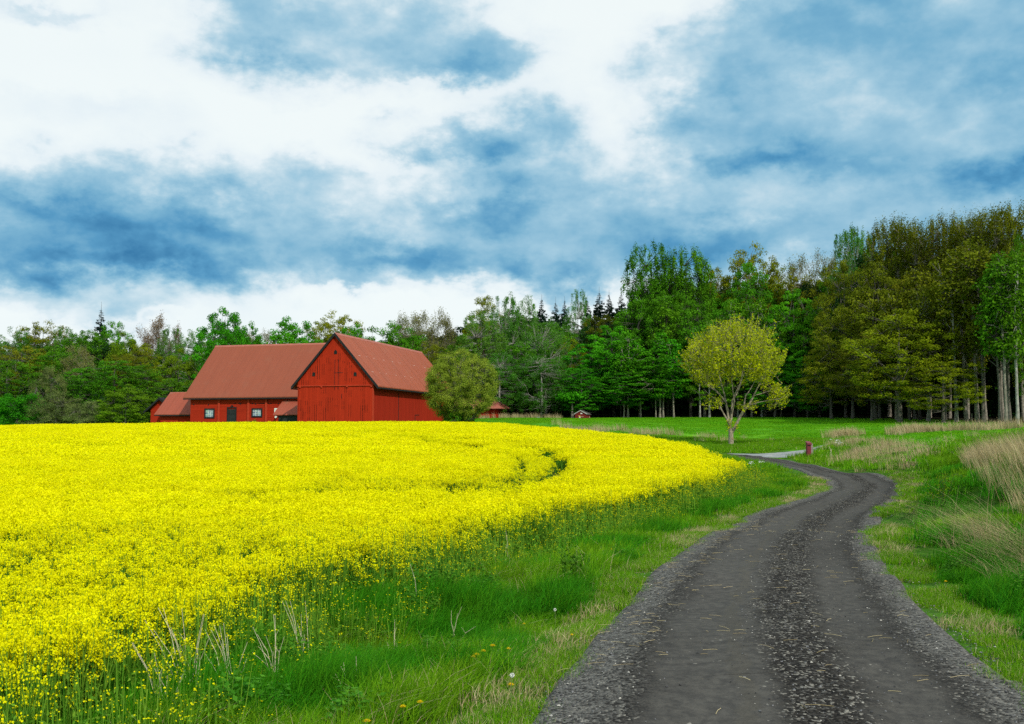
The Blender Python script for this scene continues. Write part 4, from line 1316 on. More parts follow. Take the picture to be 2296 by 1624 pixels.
def build_hut():
    d = 146.0; p = PD(580.7, 418.2, d); g = h1(p[0], p[1])
    b = thing('meadow_hut', 'tiny dark red hut with white-trimmed gable at the edge of the wood', 'hut', (p[0], p[1], g), R(-20))
    W = 1.75; L = 2.1; apex = 2.1 + (432 - 410.9) / F * d - g; slope = .55; hw = apex - slope * W / 2
    red = plain('dull_red_boards', (.16, .016, .012), .9, .2, 6)
    gable_walls(W, L, hw, slope, 'y').build('wall', red, b)
    r = MB(); roof_slabs(r, W / 2, 0, hw, slope, .14, -.08, L + .1, 'y', .05); r.build('roof', plain('grey_felt', (.10, .095, .085), .9, .3, 4), b)
    barge(0, W / 2, hw, slope, .14, -.13, -.085, .02, .09).build('gable_trim', plain('weathered_white', (.45, .44, .42), .8, .1, 5), b)
    s = MB(); s.box(-.02, .25, -.03, -.003, hw + .02, hw + .17); s.build('white_board', M_white, b)
    s = MB(); s.box(-.28, -.02, -.03, -.003, hw - .42, hw - .24, 0); s.box(-.36, -.22, -.032, -.0035, hw - .28, hw - .22, 0); s.box(-.22, -.03, -.031, -.003, hw - .60, hw - .42, 1)
    s.build('notice', [plain('yellow_card', (.75, .50, .12), .7, .1, 9), M_white], b)
    s = MB(); s.box(.12, .24, -.03, -.003, hw - .42, hw - .33); s.box(.30, .42, -.03, -.003, hw - .42, hw - .33); s.build('small_plate', plain('beige_plate', (.5, .38, .28), .7, .1, 9), b)
    s = MB(); s.box(W / 2 + .003, W / 2 + .03, 1.55, 1.75, hw - .65, hw - .35); s.build('side_plate', plain('cream_plate', (.6, .5, .36), .7, .1, 9), b)
    # small grey cabinet at the meadow edge
    d = 147; p = PD(538.3, 419.3, d); g = h1(p[0], p[1])
    c = MB(); z1 = 2.1 + (432 - 416.8) / F * d - g
    c.box(-.17, .17, -.12, .12, 0, z1 - .03); c.box(-.2, .2, -.15, .15, z1 - .03, z1)
    o = c.build('grey_cabinet', plain('grey_metal', (.22, .22, .20), .6, .1, 6)); o.location = (p[0], p[1], g)
    tag(o, 'small grey cabinet standing at the top of the meadow, left of the hut', 'cabinet')
    # mailbox with its old post
    d = 60.0; p = PD(808.6, 452.8, d); g = h1(p[0], p[1])
    mbx = thing('mailbox', 'dark crimson roadside mailbox with a sloping lid where the grey track begins', 'mailbox', (p[0], p[1], g), R(8))
    top = 2.1 + (432 - 441.5) / F * d - g; bot = max(.03, .12)
    cr = plain('crimson_enamel', (.155, .012, .022), .45, .1, 6, .5)
    c = MB(); c.prism([(-.11, bot), (.13, bot), (.13, top - .02), (-.11, top - .10)], -.12, .12, 'x')
    c.build('box', cr, mbx, bevel=.008)
    c = MB(); c.prism([(-.16, top - .13), (.15, top - .015), (.15, top + .02), (-.16, top - .10)], -.14, .14, 'x'); c.box(-.14, .14, -.165, -.145, top - .2, top - .1); c.build('lid', cr, mbx)
    c = MB(); c.box(-.06, .06, -.128, -.121, top - .26, top - .22); c.build('slot', M_black, mbx)
    pw = plain('weathered_post', (.26, .235, .20), .95, .3, 12)
    c = MB(); c.prism([(-.06, .0), (.07, 0), (.075, .5), (.06, top - .1), (-.03, top - .06), (-.06, .5)], .0, .1, 'y'); o = c.build('wooden_post', pw)
    o.location = (p[0] + .21, p[1] + .03, g - .02)
    tag(o, 'weathered grey wooden post close beside the crimson mailbox', 'post')
    # two short pale posts in front of the tall trunks
    for i, (px, py, d, lab) in enumerate(((971.9, 422.0, 111, 'short pale fence post at the wood edge, left one of a pair'), (985, 422.8, 109, 'short pale fence post at the wood edge, right one of a pair'))):
        p = PD(px, py, d); g = h1(p[0], p[1]); c = MB(); c.tube([(0, 0, 0), (.02, 0, 1.0)], [.055, .05], 7); o = c.build('fence_post', pw); o.location = (p[0], p[1], g - .02)
        tag(o, lab, 'post', 'fence posts at the wood edge')


build_hut()


# ------------------------------------------------------------------ trees
M_barkg = plain('bark_grey', (.11, .10, .08), .95, .35, 3)
M_barkp = plain('bark_pale', (.24, .215, .17), .95, .35, 3)
M_barkb = plain('bark_birch', (.29, .28, .24), .85, .35, 2)
M_barkd = plain('bark_dark', (.045, .038, .03), .95, .35, 3)
M_barkl = plain('bark_lone', (.26, .225, .15), .95, .35, 5)
LEAF = {
    'emerald': leafy('leaf_emerald', (.018, .12, .002), (.10, .42, .008), .35, .16, .012),
    'green': leafy('leaf_green', (.030, .12, .003), (.14, .37, .010), .35, .18, .014),
    'birch': leafy('leaf_birch', (.035, .13, .010), (.13, .33, .03), .35, .15, .012),
    'olive': leafy('leaf_olive', (.10, .14, .002), (.32, .36, .008), .35, .16, .012),
    'brown': leafy('leaf_brown_olive', (.075, .10, .003), (.22, .25, .010), .35, .15, .010),
    'bare': leafy('leaf_sparse', (.10, .12, .025), (.24, .25, .06), .3, .15, .012),
    'buds': leafy('leaf_buds', (.15, .10, .045), (.30, .21, .11), .3, .12, .008),
    'spruce': leafy('needles', (.004, .018, .010), (.012, .040, .020), .1, .15, .01),
    'willow': leafy('leaf_willow', (.07, .115, .025), (.24, .29, .08), .3, .12, .010),
    'yellow': leafy('leaf_yellow_green', (.26, .33, .001), (.56, .62, .003), .3, .02, .0),
    'lime': leafy('leaf_lime', (.05, .12, .003), (.18, .30, .008), .3, .12, .012),
    'round': leafy('leaf_round', (.12, .21, .010), (.38, .46, .05), .3, .02, .0),
    'dark': leafy('leaf_wood_shade', (.006, .028, .004), (.016, .055, .008), .25, .2, .015),  # near-black leaves: shade inside the wood put into their colour
}


def grow(rng, start, direction, L, Rr, levels):
    """recursive branching, one level at a time. levels: list of (children, angle, length ratio, upward pull, segments, from fraction)
    returns segment arrays and the list of node points of the last levels"""
    P = np.array([start], float); D = np.array([direction], float); D /= np.linalg.norm(D, axis=1)[:, None]
    Ln = np.array([L], float); Ra = np.array([Rr], float)
    S0, S1, A0, A1, nodes = [], [], [], [], []
    for li, (nch, ang, lr, up, segs, frm) in enumerate(levels):
        pts = [P]; dirs = [D]; p, d = P, D
        for k in range(segs):
            d2 = d + rng.normal(0, .10 + .04 * li, d.shape); d2[:, 2] += up / segs; d2 /= np.linalg.norm(d2, axis=1)[:, None]
            q = p + d2 * (Ln / segs)[:, None]
            f0 = 1 - .75 * k / segs; f1 = 1 - .75 * (k + 1) / segs
            S0.append(p); S1.append(q); A0.append(Ra * f0); A1.append(Ra * f1)
            p, d = q, d2; pts.append(p); dirs.append(d)
        pts = np.stack(pts, 1); dirs = np.stack(dirs, 1)
        nodes.append((pts, Ln.copy()))
        if nch == 0: break
        nb = len(P)
        t = frm + (1 - frm) * (np.arange(nch)[None] + rng.uniform(.2, .9, (nb, nch))) / nch
        k = np.minimum((t * segs).astype(int), segs - 1); fr = t * segs - k
        ii = np.arange(nb)[:, None]
        start_p = pts[ii, k] * (1 - fr[..., None]) + pts[ii, k + 1] * fr[..., None]
        bd = dirs[ii, k + 1]
        az = rng.uniform(0, 6.283, (nb, 1)) + np.arange(nch)[None] * 2.4 + rng.normal(0, .3, (nb, nch))
        refv = np.where(np.abs(bd[..., 2:3]) < .9, [0, 0, 1.0], [1.0, 0, 0])
        u = np.cross(bd, refv); u /= np.linalg.norm(u, axis=-1)[..., None]; w = np.cross(bd, u)
        a = R(1) * ang * rng.uniform(.7, 1.3, (nb, nch))
        nd = bd * np.cos(a)[..., None] + (u * np.cos(az)[..., None] + w * np.sin(az)[..., None]) * np.sin(a)[..., None]
        nl = Ln[:, None] * lr * rng.uniform(.75, 1.2, (nb, nch)) * (1.15 - .45 * t)
        nr = Ra[:, None] * (1 - .75 * t) * rng.uniform(.45, .7, (nb, nch))
        P = start_p.reshape(-1, 3); D = nd.reshape(-1, 3); Ln = nl.ravel(); Ra = nr.ravel()
    return np.concatenate(S0), np.concatenate(S1), np.concatenate(A0), np.concatenate(A1), nodes


def wood_mesh(name, rng, S0, S1, A0, A1, mat, minr=.012):
    big = A0 > .08
    parts = []
    for sel, n in ((big, 8), (~big, 3)):
        if sel.any():
            V, Fq, tn = stems(rng, S0[sel], S1[sel] + (S1[sel] - S0[sel]) * .06, np.maximum(A0[sel], minr), np.maximum(A1[sel], minr * .7), n); parts.append((V, Fq, tn, 0))
    V, Fs, tn, mi = join(parts)
    return raw_mesh(name, V, Fs, [mat], tint=tn, smooth=True)


def crown_tree(seed, H0, W0, zb, profile, nclus, lpc, leaf, cr, leafm, barkm, flat=.6, droop=False, trunk_r=.28, axis=None, aspect=.6, limbs=16, lean=0.0, upness=.5, lobes=.25, shell=.6, trunk_top=.9, tuft_up=0.0):
    """a tree in real metres: trunk, limbs reaching into the crown, and a crown of many separate leaf clumps"""
    if nclus > 110: nclus = int(nclus * .72); lpc = int(lpc * 2.6); cr *= 1.06; leaf *= .74
    rng = np.random.default_rng(seed)
    ph = rng.uniform(0, 6.28, 6)

    def rad(t, a):
        r = np.interp(t, [p[0] for p in profile], [p[1] for p in profile])
        lob = 1 + lobes * (np.sin(3 * a + ph[0] + 5 * t) * .5 + np.sin(5 * a + ph[1] - 7 * t) * .3 + np.sin(9 * t * 2 + ph[2] + 2 * a) * .35)
        return r * lob * W0 / 2
    # cluster centres, thinning out towards the trunk
    t = rng.uniform(0, 1, nclus * 3); a = rng.uniform(0, 6.283, nclus * 3)
    pr = np.interp(t, [p[0] for p in profile], [p[1] for p in profile]); k = rng.uniform(0, 1, len(t)) < np.maximum(pr, .12) ** 1.4
    t, a = t[k][:nclus], a[k][:nclus]; n = len(t)
    q = 1 - (1 - shell) * rng.uniform(0, 1, n) ** 1.3 * 1.0
    q = np.where(rng.uniform(0, 1, n) < .25, rng.uniform(.15, 1, n), q)
    r = rad(t, a) * q
    z = zb + t * (H0 - zb)
    C = np.column_stack([r * np.cos(a) + lean * (z / H0) ** 2 * H0, r * np.sin(a), z])
    # trunk
    nseg = 10; zs = np.linspace(0, H0 * trunk_top, nseg + 1); wob = np.cumsum(rng.normal(0, .012 * H0 / nseg * 2, (nseg + 1, 2)), 0); wob[0] = 0
    T = np.column_stack([wob[:, 0] + lean * (zs / H0) ** 2 * H0, wob[:, 1], zs]); tr = trunk_r * (1 - .85 * (zs / zs[-1]) ** 1.1); tr[0] *= 1.35
    S0, S1, A0, A1 = [T[:-1]], [T[1:]], [tr[:-1]], [tr[1:]]
    # limbs
    li = rng.choice(n, min(limbs, n), replace=False); LP = []
    for i in li:
        c = C[i]; hh = max(zb * .9, c[2] - (H0 - zb) * upness * rng.uniform(.25, .5) - 1.0 * rng.uniform(0, 1)); hh = min(hh, zs[-1] * .95)
        k = np.searchsorted(zs, hh) - 1; k = max(0, min(k, nseg - 1)); f = (hh - zs[k]) / (zs[k + 1] - zs[k])
        p0 = T[k] * (1 - f) + T[k + 1] * f; r0 = (tr[k] * (1 - f) + tr[k + 1] * f) * .5
        m = (p0 + c) / 2 + np.array([0, 0, -.08 * (H0 - zb) * (upness)]) + rng.normal(0, .25, 3)
        pts = [p0, (p0 + m) / 2 + rng.normal(0, .12, 3), m, (m + c) / 2 + rng.normal(0, .15, 3), c]
        for j in range(4): S0.append([pts[j]]); S1.append([pts[j + 1]]); A0.append([r0 * (1 - .22 * j)]); A1.append([r0 * (1 - .22 * (j + 1))])
        LP += [pts[1], pts[2], pts[3], (pts[2] + pts[3]) / 2]
    LP = np.array(LP)
    # twigs from the nearest limb to each clump
    d = ((C[:, None] - LP[None]) ** 2).sum(-1); j = d.argmin(1)
    S0.append(LP[j]); S1.append(C); A0.append(np.full(n, .045)); A1.append(np.full(n, .015))
    S0, S1, A0, A1 = map(lambda q_: np.concatenate([np.asarray(x, float) for x in q_]), (S0, S1, A0, A1))
    wm = wood_mesh('trunk', rng, S0, S1, A0, A1, barkm, .02)
    # leaves
    sz = cr * rng.uniform(.6, 1.35, n)
    m = n * lpc; ci = np.repeat(np.arange(n), lpc)
    off = rng.normal(0, 1, (m, 3)); off /= np.linalg.norm(off, axis=1)[:, None]; off *= (rng.uniform(0, 1, m) ** .45)[:, None]
    off *= sz[ci][:, None]; off[:, 2] *= flat
    if droop: off[:, 0] *= .55; off[:, 1] *= .55; off[:, 2] = -np.abs(off[:, 2]) * 1.9 + sz[ci] * .4
    if tuft_up:
        off[:, 0] = off[:, 0] * .5 + np.abs(off[:, 2]) * .35; off[:, 1] *= .5; off[:, 2] = off[:, 2] * tuft_up
    L = C[ci] + off
    base_t = np.clip(rng.normal(.5, .22, n), 0, 1)[ci]
    tn = np.clip(base_t * .85 + rng.uniform(0, .18, m), 0, 1)
    nrm = None
    if not droop:
        nrm = off / (sz[ci][:, None]) * 1.0 + np.array([0, 0, .45]) + rng.normal(0, .32, off.shape)
    V, Fq, tn = cards(rng, L, leaf, aspect, axis if axis is not None else (0, 0, 0), tn, 1.0, nrm)
    cm = raw_mesh('crown', V, [Fq], [leafm], tint=tn)
    return wm, cm, H0, W0


def spruce(seed, H0, W0):
    rng = np.random.default_rng(seed); Ls, S0, S1, A0, A1 = [], [], [], [], []
    S0.append([(0, 0, 0)]); S1.append([(0, 0, H0 * .985)]); A0.append([.22]); A1.append([.01])
    z = H0 * .08
    while z < H0 * .985:
        t = z / H0; r = W0 * 1.15 * (1 - t) ** .95 * rng.uniform(.8, 1.1) + .12; nb = int(6 + 6 * (1 - t))
        for k in range(nb):
            a = rng.uniform(0, 6.283); rr = r * rng.uniform(.7, 1.15); n = int(8 + rr * 12)
            s = np.sqrt(rng.uniform(0, 1, n)); w = rng.normal(0, .16, n) * (1.1 - s) * rr * 1.2
            x = np.cos(a) * s * rr - np.sin(a) * w; y = np.sin(a) * s * rr + np.cos(a) * w
            zz = z - .25 * rr * s + .18 * rr * s ** 3 - np.abs(rng.normal(0, .22, n))
            Ls.append(np.column_stack([x, y, zz]))
            S0.append([(0, 0, z)]); S1.append([(math.cos(a) * rr, math.sin(a) * rr, z - .12 * rr)]); A0.append([.05]); A1.append([.01])
        z += H0 * .017 * rng.uniform(.8, 1.3)
    L = np.concatenate(Ls); V, Fq, tn = cards(rng, L, np.clip((H0 - L[:, 2]) * .09, .12, .5), .45, (0, 0, -.5))
    cm = raw_mesh('crown', V, [Fq], [LEAF['spruce']], tint=tn)
    S0, S1, A0, A1 = map(lambda q_: np.concatenate([np.asarray(x, float) for x in q_]), (S0, S1, A0, A1))
    return wood_mesh('trunk', rng, S0, S1, A0, A1, M_barkd, .02), cm, H0, W0


def bare_tree(seed, H0, W0, leafm, nleaf=3, barkm=None, ls=.26):
    rng = np.random.default_rng(seed)
    S0, S1, A0, A1, nodes = grow(rng, (0, 0, 0), (0, 0, 1), H0 * .72, .26, [(11, 38, .55, .1, 8, .22), (6, 32, .52, .25, 5, .2), (5, 32, .55, .2, 4, .2), (4, 34, .6, .1, 3, .2), (0, 0, 0, .05, 2, 0)])
    mx = S1[:, 2].max(); k = H0 / mx
    S0 = S0 * k; S1 = S1 * k
    wm = wood_mesh('trunk', rng, S0, S1, A0, A1, barkm or M_barkp, .018)
    tips = nodes[-1][0].reshape(-1, 3) * k
    L = np.repeat(tips, nleaf, 0) + rng.normal(0, .35, (len(tips) * nleaf, 3))
    V, Fq, tn = cards(rng, L, ls, .5); cm = raw_mesh('crown', V, [Fq], [leafm], tint=tn)
    return wm, cm, H0, np.percentile(np.abs(tips[:, 0]), 97) * 2.1


ROUND = [(0, .4), (.12, .8), (.35, 1), (.6, 1), (.8, .85), (.93, .6), (1, .32)]
SKIRT = [(0, .7), (.15, .95), (.4, 1), (.65, .95), (.85, .72), (1, .32)]
TALL = [(0, .35), (.2, .7), (.45, .9), (.7, 1), (.86, .95), (.95, .75), (1, .4)]
POPL = [(0, .4), (.25, .75), (.5, .97), (.75, 1), (.9, .9), (1, .5)]
BIRCH = [(0, .6), (.25, .95), (.5, 1), (.75, .9), (.9, .62), (1, .3)]
OAK = [(0, .55), (.2, 1), (.5, 1.0), (.75, .9), (.92, .65), (1, .35)]
DOME = [(0, .8), (.3, 1), (.6, .9), (.85, .6), (1, .2)]

SPEC = {}


def reg(key, *protos): SPEC[key] = protos


reg('maple', *[crown_tree(500 + i, 18, 12, 2.2, SKIRT, 330, 36, .42, .95, LEAF['emerald'], M_barkg, .35, limbs=22, lobes=.3) for i in range(3)])
reg('highmaple', *[crown_tree(505 + i, 18, 9, 5.5, ROUND, 260, 36, .42, .95, LEAF['emerald'], M_barkp, .4, trunk_r=.17, limbs=18, lobes=.35) for i in range(2)])
reg('green', *[crown_tree(510 + i, 20, 11, 3.0, ROUND, 330, 34, .40, .95, LEAF['green'], M_barkg, .6, limbs=22) for i in range(3)])
reg('openoak', *[crown_tree(515 + i, 16, 14, 4.0, DOME, 300, 48, .42, 1.05, LEAF['emerald'], M_barkg, .5, limbs=26, lobes=.35, trunk_r=.4) for i in range(2)])
reg('poplar', *[crown_tree(520 + i, 25, 9.5, 8.0, POPL, 380, 30, .42, .95, LEAF['green'], M_barkd, 1.0, limbs=24, lobes=.2, upness=.9, tuft_up=1.3) for i in range(2)])
reg('brown', *[crown_tree(530 + i, 24, 8.5, 8.5, TALL, 430, 26, .36, .90, LEAF['brown'], M_barkp, 1.0, limbs=26, lobes=.2, upness=.9, tuft_up=1.5, lean=.03, trunk_r=.27) for i in range(3)])
reg('olive', *[crown_tree(540 + i, 20, 11, 4.5, OAK, 320, 34, .36, .95, LEAF['olive'], M_barkg, .55, limbs=26, lobes=.35) for i in range(2)])
reg('brownoak', *[crown_tree(545 + i, 20, 12, 4.0, OAK, 360, 34, .36, .95, LEAF['brown'], M_barkg, .55, limbs=26, lobes=.35) for i in range(2)])
reg('birch', *[crown_tree(550 + i, 20, 8.5, 2.5, BIRCH, 360, 34, .34, .85, LEAF['birch'], M_barkb, 1.0, droop=True, limbs=5, lobes=.3, axis=(0, 0, -1.6), aspect=.35, upness=.8, trunk_r=.2) for i in range(3)])
reg('spruce', spruce(560, 24, 4.6), spruce(561, 24, 4.0))
reg('bare', bare_tree(570, 18, 10, LEAF['bare'], 3), bare_tree(571, 18, 10, LEAF['bare'], 2))
reg('budding', bare_tree(575, 18, 10, LEAF['buds'], 3))
reg('shrubg', *[crown_tree(580 + i, 6, 6, .2, [(0, .8), (.3, 1), (.6, .9), (.85, .6), (1, .25)], 150, 60, .26, .75, LEAF['emerald'], M_barkg, .7, limbs=12, trunk_r=.10) for i in range(1)])
reg('willow', *[crown_tree(585 + i, 6, 6, .3, [(0, .8), (.3, 1), (.6, .92), (.85, .62), (1, .25)], 190, 60, .20, .62, LEAF['willow'], M_barkg, .8, limbs=14, trunk_r=.10, aspect=.4) for i in range(2)])
reg('lime', *[crown_tree(590 + i, 9, 7.5, .6, [(0, .7), (.25, 1), (.55, .85), (.8, .5), (1, .12)], 240, 50, .26, .75, LEAF['lime'], M_barkg, .45, limbs=16, trunk_r=.14) for i in range(1)])
reg('dark', *[crown_tree(595 + i, 16, 11, .8, SKIRT, 200, 36, .55, 1.2, LEAF['dark'], M_barkd, .7, limbs=10) for i in range(2)])
_used = {}


def tree(spec, px, top, d, wpx, label, name=None, group=None, base=None, rot=None, var=None, cat='tree'):
    """stand a tree so that it is seen in picture column px with its top in row top, at world depth d"""
    protos = SPEC[spec]
    k = _used.get(spec, 0); _used[spec] = k + 1
    wm, cm, H0, W0 = protos[(k if var is None else var) % len(protos)]
    p = PD(px, 425, d); g = h1(p[0], p[1])
    q = PD(px, top, d); hgt = q[2] - g
    wid = wpx / F * d * (1.15 if group is None and wpx > 25 and spec not in ('hump', 'under') else 1)
    nm = name or {'spruce': 'spruce_tree', 'birch': 'birch_tree', 'olive': 'oak_tree', 'brownoak': 'oak_tree', 'openoak': 'oak_tree', 'brown': 'aspen_tree', 'poplar': 'poplar_tree',
                  'maple': 'maple_tree', 'highmaple': 'maple_tree', 'willow': 'willow_shrub', 'shrubg': 'leafy_shrub', 'lime': 'young_lime_tree', 'bare': 'bare_tree', 'budding': 'budding_tree'}.get(spec, 'broadleaf_tree')
    r = random.Random(int(px * 13 + d * 7 + top))
    t = thing(nm, label, cat, (p[0], p[1], g - .15), r.uniform(0, 6.28) if rot is None else rot, group)
    t.scale = (wid / W0, wid / W0, hgt / H0)
    put('trunk', wm, t); put('crown', cm, t)
    return t


